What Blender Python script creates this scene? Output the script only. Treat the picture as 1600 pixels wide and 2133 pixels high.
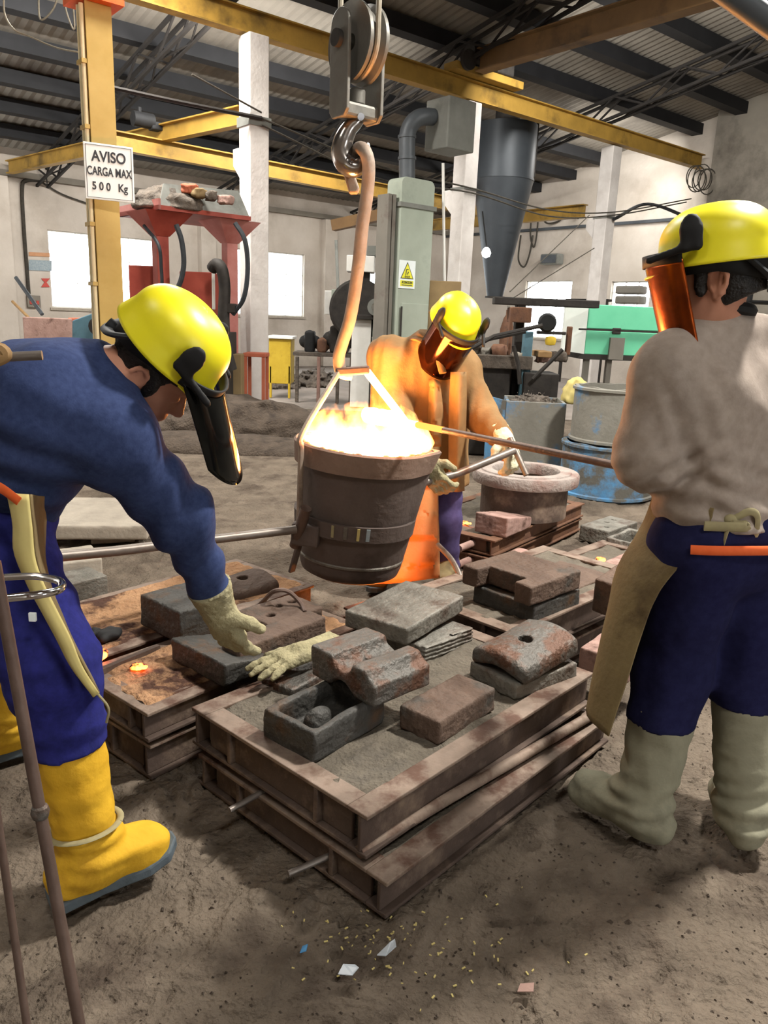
import bpy, bmesh, math, random
import numpy as np
from mathutils import Vector, Matrix, Quaternion
for o in list(bpy.data.objects): bpy.data.objects.remove(o)
SC = bpy.context.scene
COL = SC.collection
random.seed(7); RNG = np.random.RandomState(7)
PI = math.pi

# ------------------------------------------------------------------ camera
FPX, CAMH = 1600.0, 1.45
_d = np.array([-260.0, -6300.0, 1600.0]); _d /= np.linalg.norm(_d)     # gravity seen from the camera (right, up, forward)
_up = -_d
_fw = np.array([0, 0, 1.0]) - _up * _up[2]; _fw /= np.linalg.norm(_fw)
_rt = np.cross(_up, _fw)
CM = np.array([_rt, _fw, _up])            # camera (right, up, forward) -> world
CPOS = np.array([0, 0, CAMH])
cam_d = bpy.data.cameras.new('camera'); cam = bpy.data.objects.new('camera', cam_d); COL.objects.link(cam)
cam_d.sensor_fit = 'VERTICAL'; cam_d.sensor_height = 36.0; cam_d.lens = 36.0 * FPX / 2133.0
cam_d.clip_start = 0.05; cam_d.clip_end = 200
_r, _u, _f = CM @ np.array([1, 0, 0]), CM @ np.array([0, 1, 0]), CM @ np.array([0, 0, 1])
cam.matrix_world = Matrix(((_r[0], _u[0], -_f[0], 0), (_r[1], _u[1], -_f[1], 0), (_r[2], _u[2], -_f[2], CAMH), (0, 0, 0, 1)))
SC.camera = cam

# ------------------------------------------------------------------ world and exposure
world = bpy.data.worlds.new('World'); SC.world = world; world.use_nodes = True
bg = world.node_tree.nodes['Background']
bg.inputs[0].default_value = (0.93, 0.97, 1.0, 1); bg.inputs[1].default_value = 13.0      # overcast day outside
vs = SC.view_settings
vs.view_transform = 'Standard'; vs.look = 'None'; vs.exposure = 0.0; vs.gamma = 1.0; vs.use_curve_mapping = False
cy = SC.cycles
cy.use_denoising = True; cy.max_bounces = 5; cy.diffuse_bounces = 2; cy.use_adaptive_sampling = True; cy.adaptive_threshold = .03; cy.glossy_bounces = 3
cy.transmission_bounces = 4; cy.transparent_max_bounces = 12; cy.volume_bounces = 0
cy.caustics_reflective = False; cy.caustics_refractive = False
cy.volume_step_rate = 2.0; cy.volume_max_steps = 64; cy.sample_clamp_indirect = 6.0; cy.use_light_tree = True

# key lamp, then unseen fill lamps added for brightness: (x, y, z, watts, size)
LAMPS = [(2.3, 3.0, 4.3, 430, 0.2), (-2.6, 0.4, 5.2, 50, 0.5), (1.6, -1.6, 5.4, 130, 0.5), (-1.0, 6.2, 5.3, 170, 0.5), (4.4, 8.4, 5.5, 520, 0.5), (-3.2, 9.2, 5.6, 520, 0.5)]

# ------------------------------------------------------------------ photo geometry helpers (pixel in the 1600x2133 photo -> place in the hall)
def ray(x, y): return CM @ np.array([x - 800.0, -(y - 1066.5), FPX])
def G(x, y, z=0.0):
    r = ray(x, y); return CPOS + r * ((z - CAMH) / r[2])
def Yp(x, y, Y):
    r = ray(x, y); return CPOS + r * (Y / r[1])
UA = math.atan2(.639, .769)
U = np.array([math.cos(UA), math.sin(UA), 0]); V = np.array([-U[1], U[0], 0])
def W(u, v, z): return u * U + v * V + np.array([0, 0, z])
def onV(x, y, v):
    r = ray(x, y); return CPOS + r * ((v - CPOS @ V) / (r @ V))
def onU(x, y, u):
    r = ray(x, y); return CPOS + r * ((u - CPOS @ U) / (r @ U))
def uv(p): return float(p @ U), float(p @ V)
def nrm(a): a = np.asarray(a, float); return a / np.linalg.norm(a)

# ------------------------------------------------------------------ materials
def hx(h):
    h = h.lstrip('#'); c = [int(h[i:i + 2], 16) / 255 for i in (0, 2, 4)]
    return tuple((x / 12.92 if x <= .04045 else ((x + .055) / 1.055) ** 2.4) for x in c) + (1,)
def mat(name, c1, c2=None, rough=.8, metal=0.0, scale=8, bump=0.0, bscale=None, c3=None, c3s=2.0, c3t=(.55, .7), spec=.3, stretch=None, detail=5):
    m = bpy.data.materials.new(name); m.use_nodes = True
    nt = m.node_tree; N = nt.nodes; L = nt.links
    b = N['Principled BSDF']
    b.inputs['Roughness'].default_value = rough; b.inputs['Metallic'].default_value = metal
    b.inputs['Specular IOR Level'].default_value = spec
    tc = N.new('ShaderNodeTexCoord'); src = tc.outputs['Object']
    if stretch:
        mp = N.new('ShaderNodeMapping'); mp.inputs['Scale'].default_value = stretch
        L.new(src, mp.inputs[0]); src = mp.outputs[0]
    n = N.new('ShaderNodeTexNoise'); n.inputs['Scale'].default_value = scale; n.inputs['Detail'].default_value = detail; n.inputs['Roughness'].default_value = .6
    L.new(src, n.inputs['Vector'])
    r = N.new('ShaderNodeValToRGB'); r.color_ramp.elements[0].position = .32; r.color_ramp.elements[1].position = .68
    r.color_ramp.elements[0].color = hx(c1); r.color_ramp.elements[1].color = hx(c2 or c1)
    L.new(n.outputs['Fac'], r.inputs[0]); out = r.outputs[0]
    if c3:
        n2 = N.new('ShaderNodeTexNoise'); n2.inputs['Scale'].default_value = c3s; n2.inputs['Detail'].default_value = 7; n2.inputs['Roughness'].default_value = .65
        L.new(src, n2.inputs['Vector'])
        r2 = N.new('ShaderNodeValToRGB'); r2.color_ramp.elements[0].position = c3t[0]; r2.color_ramp.elements[1].position = c3t[1]
        L.new(n2.outputs['Fac'], r2.inputs[0])
        mx = N.new('ShaderNodeMix'); mx.data_type = 'RGBA'
        L.new(r2.outputs[0], mx.inputs['Factor']); L.new(out, mx.inputs['A']); mx.inputs['B'].default_value = hx(c3)
        out = mx.outputs['Result']
    L.new(out, b.inputs['Base Color'])
    if bump:
        bp = N.new('ShaderNodeBump'); bp.inputs['Strength'].default_value = min(1, bump); bp.inputs['Distance'].default_value = (.35 if bump < .5 else .9) / (bscale or scale * 4)
        nb = N.new('ShaderNodeTexNoise'); nb.inputs['Scale'].default_value = bscale or scale * 4; nb.inputs['Detail'].default_value = 4
        L.new(src, nb.inputs['Vector']); L.new(nb.outputs['Fac'], bp.inputs['Height']); L.new(bp.outputs[0], b.inputs['Normal'])
    return m
def emat(name, col, strength):
    m = bpy.data.materials.new(name); m.use_nodes = True
    nt = m.node_tree; nt.nodes.remove(nt.nodes['Principled BSDF'])
    e = nt.nodes.new('ShaderNodeEmission'); e.inputs[0].default_value = (*col, 1); e.inputs[1].default_value = strength
    nt.links.new(e.outputs[0], nt.nodes['Material Output'].inputs[0]); return m
def glow_mat(name, base, hot, strength, scale=14, lo=.45, hi=.62):
    """dark crust with glowing cracks"""
    m = mat(name, base, rough=.9)
    nt = m.node_tree; N = nt.nodes; L = nt.links; b = N['Principled BSDF']
    tc = N.new('ShaderNodeTexCoord'); n = N.new('ShaderNodeTexNoise'); n.inputs['Scale'].default_value = scale; n.inputs['Detail'].default_value = 5
    L.new(tc.outputs['Object'], n.inputs['Vector'])
    r = N.new('ShaderNodeMapRange'); r.inputs[1].default_value = lo; r.inputs[2].default_value = hi; r.inputs[3].default_value = 0; r.inputs[4].default_value = strength
    L.new(n.outputs['Fac'], r.inputs[0]); b.inputs['Emission Color'].default_value = (*hot, 1)
    L.new(r.outputs[0], b.inputs['Emission Strength']); return m
def film_mat(name, tint, rough, clear, c2=None):
    """visor film: a glossy coloured coat that lets part of the light through"""
    m = mat(name, tint, c2 or tint, rough=rough, metal=.85, scale=18, spec=.6)
    nt = m.node_tree; N = nt.nodes; L = nt.links; b = N['Principled BSDF']
    t = N.new('ShaderNodeBsdfTransparent'); t.inputs[0].default_value = hx(tint); mx = N.new('ShaderNodeMixShader'); mx.inputs[0].default_value = clear
    L.new(b.outputs[0], mx.inputs[1]); L.new(t.outputs[0], mx.inputs[2]); L.new(mx.outputs[0], N['Material Output'].inputs[0]); return m

MT = {}
def mk(k, *a, **kw): MT[k] = mat(k, *a, **kw)
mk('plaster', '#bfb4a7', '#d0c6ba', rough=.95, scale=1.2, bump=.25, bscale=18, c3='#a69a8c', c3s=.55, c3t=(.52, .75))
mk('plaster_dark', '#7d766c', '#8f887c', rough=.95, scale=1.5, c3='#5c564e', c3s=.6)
mk('roof', '#7d766c', '#8b8479', rough=.75, scale=1.5, c3='#5c564f', c3s=.5, c3t=(.5, .7))
mk('purlin', '#161618', '#1e1e20', rough=.7, scale=3)
mk('truss', '#221f1d', '#2c2825', rough=.8, scale=6)
mk('col_paint', '#bdb6b0', '#d0cac4', rough=.85, scale=3, bump=.3, bscale=22, c3='#a49c95', c3s=1.4, c3t=(.55, .8))
mk('yellow_beam', '#8f7030', '#a58138', rough=.6, scale=3, c3='#5f4a24', c3s=1.6, c3t=(.5, .7))
mk('brown_beam', '#6d5236', '#7d603e', rough=.7, scale=3, c3='#4b3a2a', c3s=1.1)
mk('conduit_cream', '#e8d8ac', '#f0e2ba', rough=.5, scale=5)
mk('yellow_post', '#b0924e', '#bd9f5c', rough=.55, scale=4, c3='#a5813d', c3s=2.2, c3t=(.58, .8))
mk('dark_iron', '#2e2b29', '#3d3935', rough=.7, metal=.3, scale=10, bump=.2)
mk('black', '#151515', '#1d1d1e', rough=.7, scale=10)
mk('rubber', '#26292c', '#32363a', rough=.65, scale=20)
mk('cable', '#39352f', '#4a453d', rough=.8, scale=20)
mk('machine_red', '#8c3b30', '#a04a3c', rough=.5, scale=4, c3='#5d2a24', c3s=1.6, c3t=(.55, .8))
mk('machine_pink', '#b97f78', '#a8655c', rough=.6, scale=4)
mk('panel_grey', '#6f706a', '#7f807a', rough=.7, scale=3, c3='#5a5a54', c3s=1.2)
mk('duct_grey', '#4b4f53', '#5a5e62', rough=.5, metal=.2, scale=2, c3='#3a3d41', c3s=1)
mk('cyclone', '#34383c', '#3e4246', rough=.45, metal=.2, scale=1.6, c3='#34373b', c3s=1)
mk('tower', '#9aa294', '#a8b0a2', rough=.65, scale=2.2, c3='#7c8478', c3s=1.1, c3t=(.54, .75))
mk('tower_side', '#6e6a62', '#7b766d', rough=.75, scale=2.2, c3='#5a4a44', c3s=1.3)
mk('white_paint', '#d9d7d0', '#e6e4de', rough=.6, scale=5)
mk('sign_white', '#e6efee', '#eef4f4', rough=.45, scale=5)
mk('sign_yellow', '#e6e23a', '#efe94a', rough=.45, scale=5)
mk('ink', '#35383c', '#3d4045', rough=.6, scale=5)
mk('ink_soft', '#5a5e62', '#686c70', rough=.6, scale=5)
mk('green_paint', '#67c39a', '#74cfa6', rough=.55, scale=3, c3='#4e9d7a', c3s=1.5, c3t=(.6, .8))
mk('mint_white', '#dfe9e1', '#eef3ec', rough=.6, scale=3)
mk('drum_blue', '#4f7fa6', '#5d92bb', rough=.75, scale=5, bump=.4, bscale=30, c3='#5f5c55', c3s=4.0, c3t=(.40, .54))
mk('drum_grey', '#77746b', '#86837a', rough=.8, scale=5, bump=.4, bscale=30, c3='#4f7fa6', c3s=3.0, c3t=(.54, .66))
mk('flange', '#8d817a', '#a0958d', rough=.85, scale=9, bump=.5, bscale=40, c3='#7a5348', c3s=3, c3t=(.5, .7))
mk('rust', '#5f4437', '#77553f', rough=.85, metal=.1, scale=9, bump=.4, bscale=40, c3='#3a2f2a', c3s=4)
mk('flask', '#4c3f38', '#5f5047', rough=.75, metal=.25, scale=7, bump=.4, bscale=35, c3='#8a7767', c3s=5, c3t=(.5, .68))
mk('flask_edge', '#75665a', '#8d7b6d', rough=.7, metal=.2, scale=9, bump=.4, bscale=45, c3='#5a4236', c3s=7, c3t=(.48, .62))
mk('iron', '#55524d', '#67635d', rough=.55, metal=.35, scale=9, bump=.6, bscale=55, c3='#5c4234', c3s=9, c3t=(.48, .6))
mk('iron_dark', '#3d3c39', '#4b4945', rough=.6, metal=.3, scale=9, bump=.5, bscale=45, c3='#54402f', c3s=6, c3t=(.56, .7))
mk('iron_light', '#6a675f', '#858178', rough=.6, metal=.3, scale=9, bump=.5, bscale=50, c3='#5d5148', c3s=6, c3t=(.52, .7))
mk('iron_rust', '#54443a', '#675549', rough=.75, metal=.15, scale=9, bump=.5, bscale=45, c3='#4a453f', c3s=6)
mk('iron_pink', '#8b6d63', '#a3857a', rough=.8, scale=9, bump=.4, bscale=45, c3='#5d453c', c3s=7)
mk('stone', '#a0978a', '#b5ab9c', rough=.9, scale=7, bump=.4, bscale=40)
mk('sand', '#5a5349', '#6b6357', rough=1, scale=16, bump=.9, bscale=70, c3='#565048', c3s=5)
mk('sand_warm', '#9a7455', '#b18a66', rough=1, scale=14, bump=.9, bscale=60, c3='#4d352a', c3s=5, c3t=(.52, .62))
mk('floor', '#60564b', '#766a5d', rough=1, scale=5.5, bump=1.0, bscale=60, c3='#4a4038', c3s=2.6, c3t=(.5, .66), spec=.15)
mk('soil', '#453c34', '#574c42', rough=1, scale=9, bump=1.0, bscale=45, c3='#332c27', c3s=4)
mk('far_floor', '#8a8078', '#9b9188', rough=.9, scale=2, c3='#6e655d', c3s=1)
mk('ladle_shell', '#574c47', '#665a54', rough=.75, metal=.15, scale=5, bump=.35, bscale=35, c3='#473d39', c3s=3)
mk('ladle_rim', '#7a6558', '#8a7466', rough=.8, scale=7, bump=.4, bscale=35)
mk('refractory', '#6b5a50', '#8a7466', rough=.95, scale=14, bump=1, bscale=60)
mk('steel_bar', '#6e665f', '#857c74', rough=.45, metal=.6, scale=12, bump=.1, c3='#6d4c3a', c3s=7, c3t=(.55, .7))
mk('bar_iron', '#8a7a6c', '#a08f80', rough=.6, metal=.2, scale=14, bump=.3, c3='#6a5a4e', c3s=6)
mk('rod_dark', '#5b4a42', '#6d5b52', rough=.55, metal=.4, scale=14, bump=.3)
mk('chrome', '#cfcfd2', '#dcdcdf', rough=.12, metal=1.0, scale=6)
mk('hook_steel', '#7a7672', '#96928e', rough=.22, metal=.9, scale=6, c3='#a08c7e', c3s=5)
mk('pulley', '#625f57', '#72706a', rough=.5, metal=.3, scale=7, bump=.15, c3='#54504a', c3s=4)
mk('rope', '#8a8272', '#9c9484', rough=.6, metal=.3, scale=40)
mk('wood', '#8a6c48', '#a3835a', rough=.8, scale=5, stretch=(1, 6, 1))
mk('red_wood', '#a5573f', '#b5674d', rough=.8, scale=5)
mk('cardboard', '#7a6648', '#8b7654', rough=.9, scale=3)
mk('cloth_navy', '#2f395a', '#3a466a', rough=.95, scale=60, bump=.25, bscale=220, spec=.1)
mk('cloth_blue', '#24265c', '#2d2f74', rough=.95, scale=40, bump=.25, bscale=200, spec=.1)
mk('cloth_indigo', '#1b1c3a', '#232446', rough=.95, scale=40, bump=.25, bscale=200, spec=.1)
mk('cloth_purple', '#463c5e', '#53486e', rough=.95, scale=30, spec=.1)
mk('cloth_beige', '#94877d', '#a3968b', rough=.95, scale=40, bump=.25, bscale=200, spec=.1)
mk('leather_tan', '#7c5e3c', '#8e6d45', rough=.8, scale=6, bump=.4, bscale=60, c3='#7a5c3a', c3s=5, spec=.2)
mk('leather_olive', '#6f5f42', '#80704e', rough=.85, scale=6, bump=.4, bscale=60, c3='#584a34', c3s=4, spec=.2)
mk('leather_cream', '#b9a96a', '#cabb7c', rough=.85, scale=8, spec=.2)
mk('leather_orange', '#b0794a', '#c2885a', rough=.85, scale=5, bump=.4, bscale=60, c3='#8a5a38', c3s=3.5, spec=.2)
mk('leather_grey', '#7f7c69', '#928f7b', rough=.9, scale=6, bump=.3, bscale=70, c3='#706d5d', c3s=4, spec=.15)
mk('leather_yellow', '#c99a24', '#d9ab30', rough=.75, scale=6, bump=.4, bscale=60, c3='#a87c1c', c3s=4, spec=.2)
mk('glove', '#8d8668', '#a39b7a', rough=.9, scale=10, bump=.6, bscale=70, c3='#6a6450', c3s=7, spec=.15)
mk('glove_pale', '#c9c3a4', '#d9d3b6', rough=.9, scale=10, bump=.6, bscale=70, spec=.15)
mk('skin', '#b87f66', '#c48d73', rough=.55, scale=12, spec=.35)
mk('hair', '#14110f', '#1e1a17', rough=.5, scale=60, bump=.8, bscale=160, spec=.4)
mk('helmet_yellow', '#ecdf18', '#f0e424', rough=.38, scale=3, spec=.5)
mk('orange_web', '#e2602a', '#ea6c35', rough=.7, scale=30)
mk('cream_tape', '#8f8566', '#a0966f', rough=.9, scale=30)
mk('sole', '#4a5358', '#59636a', rough=.7, scale=14, bump=.3)
mk('blue_machine', '#4a6a78', '#5a7b88', rough=.6, scale=4, c3='#3a4c55', c3s=2)
mk('yellow_box', '#b89a2c', '#c8aa38', rough=.6, scale=5, c3='#7a6420', c3s=3)
mk('tile_blue', '#8797a0', '#a8b3b6', rough=.6, scale=30)
mk('tile_orange', '#c08a62', '#cc9a74', rough=.6, scale=10)
mk('red_mark', '#b8453c', '#c4544a', rough=.6, scale=10)
mk('plastic_bag', '#b4bcc4', '#c8d0d6', rough=.3, scale=12, spec=.6)
mk('blue_bit', '#4a86b8', '#5a98c8', rough=.5, scale=10)
mk('debris', '#4a443e', '#6a6056', rough=.9, scale=8, bump=.6)
MT['visor_amber'] = film_mat('visor_amber', '#b8561c', .22, .12, '#7a3412')
MT['visor_brown'] = film_mat('visor_brown', '#4a2410', .08, .10, '#2e160c')
MT['visor_dark'] = film_mat('visor_dark', '#3a3c3a', .08, .35, '#2a2a2a')
MT['melt'] = emat('melt', (1.0, .40, .11), 190)
MT['hot_and_glare'] = emat('hot_and_glare', (1.0, .55, .22), 22)  # hot rod tip; also melt glare painted on the right bail strap
MT['hot_orange'] = emat('hot_orange', (1.0, .22, .04), 4)
MT['bulb'] = emat('bulb', (1.0, .96, .9), 30)
MT['hot_mould'] = glow_mat('hot_mould', '#3a2a22', (1.0, .26, .04), 60, 9, .3, .5)
MT['ember'] = glow_mat('ember', '#2a201c', (1.0, .16, .03), 14, 30, .42, .6)
# ------------------------------------------------------------------ mesh helpers
class MB:
    """collects shapes; build() links them as ONE mesh object"""
    def __init__(s): s.v = []; s.f = []; s.n = 0
    def add(s, v, f):
        v = np.asarray(v, float); s.v.append(v); s.f += [tuple(int(i) + s.n for i in q) for q in f]; s.n += len(v); return s
    def box(s, lo, hi, R=None, o=(0, 0, 0)):
        x0, y0, z0 = lo; x1, y1, z1 = hi
        v = np.array([(x0, y0, z0), (x1, y0, z0), (x1, y1, z0), (x0, y1, z0), (x0, y0, z1), (x1, y0, z1), (x1, y1, z1), (x0, y1, z1)], float)
        if R is not None: v = v @ np.asarray(R).T
        return s.add(v + np.asarray(o), [(0, 3, 2, 1), (4, 5, 6, 7), (0, 1, 5, 4), (1, 2, 6, 5), (2, 3, 7, 6), (3, 0, 4, 7)])
    def bar(s, a, b, w, h=None, up=(0, 0, 1)):
        """rectangular bar from a to b"""
        a = np.asarray(a, float); b = np.asarray(b, float); h = h or w
        d = nrm(b - a); up = np.asarray(up, float)
        if abs(d @ up) > .97: up = np.array([1.0, 0, 0])
        x = nrm(np.cross(d, up)); z = np.cross(x, d)
        q = [(-1, -1), (1, -1), (1, 1), (-1, 1)]
        v = [a + x * i * w / 2 + z * j * h / 2 for i, j in q] + [b + x * i * w / 2 + z * j * h / 2 for i, j in q]
        return s.add(v, [(0, 3, 2, 1), (4, 5, 6, 7), (0, 1, 5, 4), (1, 2, 6, 5), (2, 3, 7, 6), (3, 0, 4, 7)][::1])
    def tube(s, pts, r, n=10, cap=True, flat=1.0):
        """round tube along points; r one radius or one for each point"""
        P = [np.asarray(p, float) for p in pts]; m = len(P)
        rr = [r] * m if np.isscalar(r) else list(r)
        T = [nrm(P[min(i + 1, m - 1)] - P[max(i - 1, 0)]) for i in range(m)]
        ref = np.array([0, 0, 1.0]) if abs(T[0][2]) < .9 else np.array([1.0, 0, 0])
        x = nrm(np.cross(T[0], ref)); v = []; f = []
        for i in range(m):
            x = nrm(x - T[i] * (x @ T[i])); y = np.cross(T[i], x)
            for k in range(n):
                a = 2 * PI * k / n; v.append(P[i] + rr[i] * (math.cos(a) * x + flat * math.sin(a) * y))
        for i in range(m - 1):
            for k in range(n):
                a, b = i * n + k, i * n + (k + 1) % n; f.append((a, b, b + n, a + n))
        if cap: f.append(tuple(range(n))[::-1]); f.append(tuple((m - 1) * n + k for k in range(n)))
        return s.add(v, f)
    def lathe(s, prof, n=32, o=(0, 0, 0), R=None, closed=False, warp=None):
        """prof: (radius, z) list turned about z"""
        v = []; f = []; m = len(prof)
        for r, z in prof:
            for k in range(n):
                a = 2 * PI * k / n; p = (r * math.cos(a), r * math.sin(a), z)
                v.append(warp(p, a) if warp else p)
        v = np.array(v)
        for i in range(m if closed else m - 1):
            j = (i + 1) % m
            for k in range(n):
                a, b = i * n + k, i * n + (k + 1) % n; c, d = j * n + (k + 1) % n, j * n + k
                f.append((a, b, c, d))
        if R is not None: v = v @ np.asarray(R).T
        if not closed:
            if prof[0][0] > 1e-4: f.append(tuple(range(n))[::-1])
            if prof[-1][0] > 1e-4: f.append(tuple((m - 1) * n + k for k in range(n)))
        return s.add(v + np.asarray(o), f)
    def prism(s, poly, a, b):
        """closed outline poly (list of 3D points) swept by the vector from a to b"""
        p = np.array(poly, float); d = np.asarray(b, float) - np.asarray(a, float); n = len(p)
        return s.add(np.vstack([p, p + d]), [tuple(range(n))[::-1], tuple(range(n, 2 * n))] + [(k, (k + 1) % n, (k + 1) % n + n, k + n) for k in range(n)])
    def grid(s, fn, nu, nv, wrap=False):
        """surface fn(i/nu, j/nv)"""
        v = [fn(i / nu, j / nv) for i in range(nu + (0 if wrap else 1)) for j in range(nv + 1)]
        f = []
        for i in range(nu):
            i2 = (i + 1) % nu if wrap else i + 1
            for j in range(nv): f.append((i * (nv + 1) + j, i2 * (nv + 1) + j, i2 * (nv + 1) + j + 1, i * (nv + 1) + j + 1))
        return s.add(v, f)
    def build(s, name, m, parent=None, loc=(0, 0, 0), smooth=False, bevel=0, solid=0, sub=0, fix=True):
        me = bpy.data.meshes.new(name)
        v = np.vstack(s.v) - np.asarray(loc)
        if parent is not None: v = v - np.array(parent_loc(parent))
        me.from_pydata(v.tolist(), [], s.f); me.update()
        if fix:
            bm = bmesh.new(); bm.from_mesh(me); bmesh.ops.recalc_face_normals(bm, faces=bm.faces[:]); bm.to_mesh(me); bm.free()
        return obj(name, me, m, parent, loc, smooth, bevel, solid, sub)
WLOC = {}
def parent_loc(p):
    t = np.zeros(3)
    while p is not None: t = t + np.array(p.location); p = p.parent
    return t
def obj(name, me, m, parent=None, loc=(0, 0, 0), smooth=False, bevel=0, solid=0, sub=0):
    o = bpy.data.objects.new(name, me); COL.objects.link(o); o.location = loc
    if parent is not None: o.parent = parent
    if m is not None: me.materials.append(MT[m] if isinstance(m, str) else m)
    if smooth:
        me.polygons.foreach_set('use_smooth', [True] * len(me.polygons))
        if smooth != 'all': me.set_sharp_from_angle(angle=math.radians(40))
    if solid: md = o.modifiers.new('solid', 'SOLIDIFY'); md.thickness = solid; md.offset = 0
    if bevel: md = o.modifiers.new('bevel', 'BEVEL'); md.width = bevel; md.segments = 2; md.limit_method = 'ANGLE'
    if sub: md = o.modifiers.new('sub', 'SUBSURF'); md.levels = sub; md.render_levels = sub
    return o
def tag(o, label=None, cat=None, group=None, kind=None):
    if label: o['label'] = label
    if cat: o['category'] = cat
    if group: o['group'] = group
    if kind: o['kind'] = kind
    return o
def thing(name, label, cat, loc=(0, 0, 0), group=None):
    o = bpy.data.objects.new(name, None); COL.objects.link(o); o.location = [float(x) for x in loc]; o.empty_display_size = .1
    return tag(o, label, cat, group)
def text(name, body, size, p, xdir, ydir, m, parent, extrude=.0015, sx=1.0):
    c = bpy.data.curves.new(name, 'FONT'); c.body = body; c.size = size; c.extrude = extrude; c.align_x = 'CENTER'; c.align_y = 'CENTER'; c.offset = size * .022
    o = bpy.data.objects.new(name, c); COL.objects.link(o); c.materials.append(MT[m])
    x = nrm(xdir); y = nrm(ydir); z = np.cross(x, y)
    M = Matrix(((x[0] * sx, y[0], z[0], p[0]), (x[1] * sx, y[1], z[1], p[1]), (x[2] * sx, y[2], z[2], p[2]), (0, 0, 0, 1)))
    if parent is not None: M = Matrix.Translation(-Vector(parent_loc(parent))) @ M
    o.parent = parent; o.matrix_local = M if parent else M
    bpy.context.view_layer.update()
    me = bpy.data.meshes.new_from_object(o.evaluated_get(bpy.context.evaluated_depsgraph_get()))
    o2 = bpy.data.objects.new(name, me); COL.objects.link(o2); o2.parent = parent; o2.matrix_local = M
    bpy.data.objects.remove(o); o2.name = name
    if not me.materials: me.materials.append(MT[m])
    return o2
def spline(pts, n=8):
    """Catmull-Rom through points"""
    P = [np.asarray(p, float) for p in pts]; P = [2 * P[0] - P[1]] + P + [2 * P[-1] - P[-2]]; out = []
    for i in range(1, len(P) - 2):
        for k in range(n):
            t = k / n; a, b, c, d = P[i - 1], P[i], P[i + 1], P[i + 2]
            out.append(.5 * (2 * b + (c - a) * t + (2 * a - 5 * b + 4 * c - d) * t * t + (3 * b - a - 3 * c + d) * t ** 3))
    out.append(P[-2]); return out
def rotz(a): c, s = math.cos(a), math.sin(a); return np.array([[c, -s, 0], [s, c, 0], [0, 0, 1]])
RU = rotz(UA)
class Fr:
    """local frame: a along angle, b to its left, c up"""
    def __init__(s, o, deg): s.o = np.array([o[0], o[1], o[2] if len(o) > 2 else 0.0]); s.R = rotz(math.radians(deg))
    def p(s, a, b, c=0): return s.o + s.R @ np.array([a, b, c], float)
    def box(s, mb, a0, a1, b0, b1, c0, c1): mb.box((a0, b0, c0), (a1, b1, c1), s.R, s.o); return mb
    def inv(s, p): return s.R.T @ (np.asarray(p) - s.o)

# ------------------------------------------------------------------ implicit surfaces (for bodies, cloth, castings)
_K = RNG.normal(size=(24, 3)); _PH = RNG.rand(24) * 6.28
def sn(P, f, seed=0, st=(1, 1, 1)):
    """cheap smooth noise in about -1..1"""
    Q = P * (np.asarray(st, np.float32) * f); o = (seed * 5) % 18; r = 0
    w = np.sin(Q @ _K[o].astype(np.float32) + _PH[o]) * .8
    for i in range(1, 5): r = r + np.sin(Q @ _K[o + i].astype(np.float32) * (1 + .35 * i) + _PH[o + i] + w)
    return r * .3
def cone(a, b, ra, rb=None):
    a = np.asarray(a, np.float32); b = np.asarray(b, np.float32); rb = ra if rb is None else rb; d = b - a; dd = float(d @ d) + 1e-9
    def f(P):
        q = P - a; t = np.clip(q @ d / dd, 0, 1); return np.sqrt(np.maximum(((q - t[:, None] * d) ** 2).sum(1), 1e-12)) - (ra + (rb - ra) * t)
    return f
def ell(c, r, R=None):
    c = np.asarray(c, np.float32); r = np.asarray(r, np.float32); m = None if R is None else np.asarray(R, np.float32)
    def f(P):
        q = P - c
        if m is not None: q = q @ m          # columns of R are the local axes
        k0 = np.sqrt(((q / r) ** 2).sum(1) + 1e-9); k1 = np.sqrt(((q / (r * r)) ** 2).sum(1) + 1e-9); return k0 * (k0 - 1) / k1
    return f
def rbx(c, h, rad, R=None):
    c = np.asarray(c, np.float32); h = np.asarray(h, np.float32) - rad; m = None if R is None else np.asarray(R, np.float32)
    def f(P):
        q = P - c
        if m is not None: q = q @ m
        q = np.abs(q) - h; return np.sqrt((np.maximum(q, 0) ** 2).sum(1)) + np.minimum(q.max(1), 0) - rad
    return f
def smin(a, b, k):
    h = np.maximum(k - np.abs(a - b), 0) / k; return np.minimum(a, b) - h * h * k * .25
def U_(fs, k=.03):
    def f(P):
        r = fs[0](P)
        for g in fs[1:]: r = smin(r, g(P), k)
        return r
    return f
def Sub_(f, g, k=.01): return lambda P: -smin(-f(P), g(P), k)
def And_(f, g): return lambda P: np.maximum(f(P), g(P))
def plane(p, n):
    p = np.asarray(p, np.float32); n = nrm(n).astype(np.float32); return lambda P: (P - p) @ n
def Off(f, d, disp=None):
    if disp is None: return lambda P: f(P) - d
    return lambda P: f(P) - d - disp(P)
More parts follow.
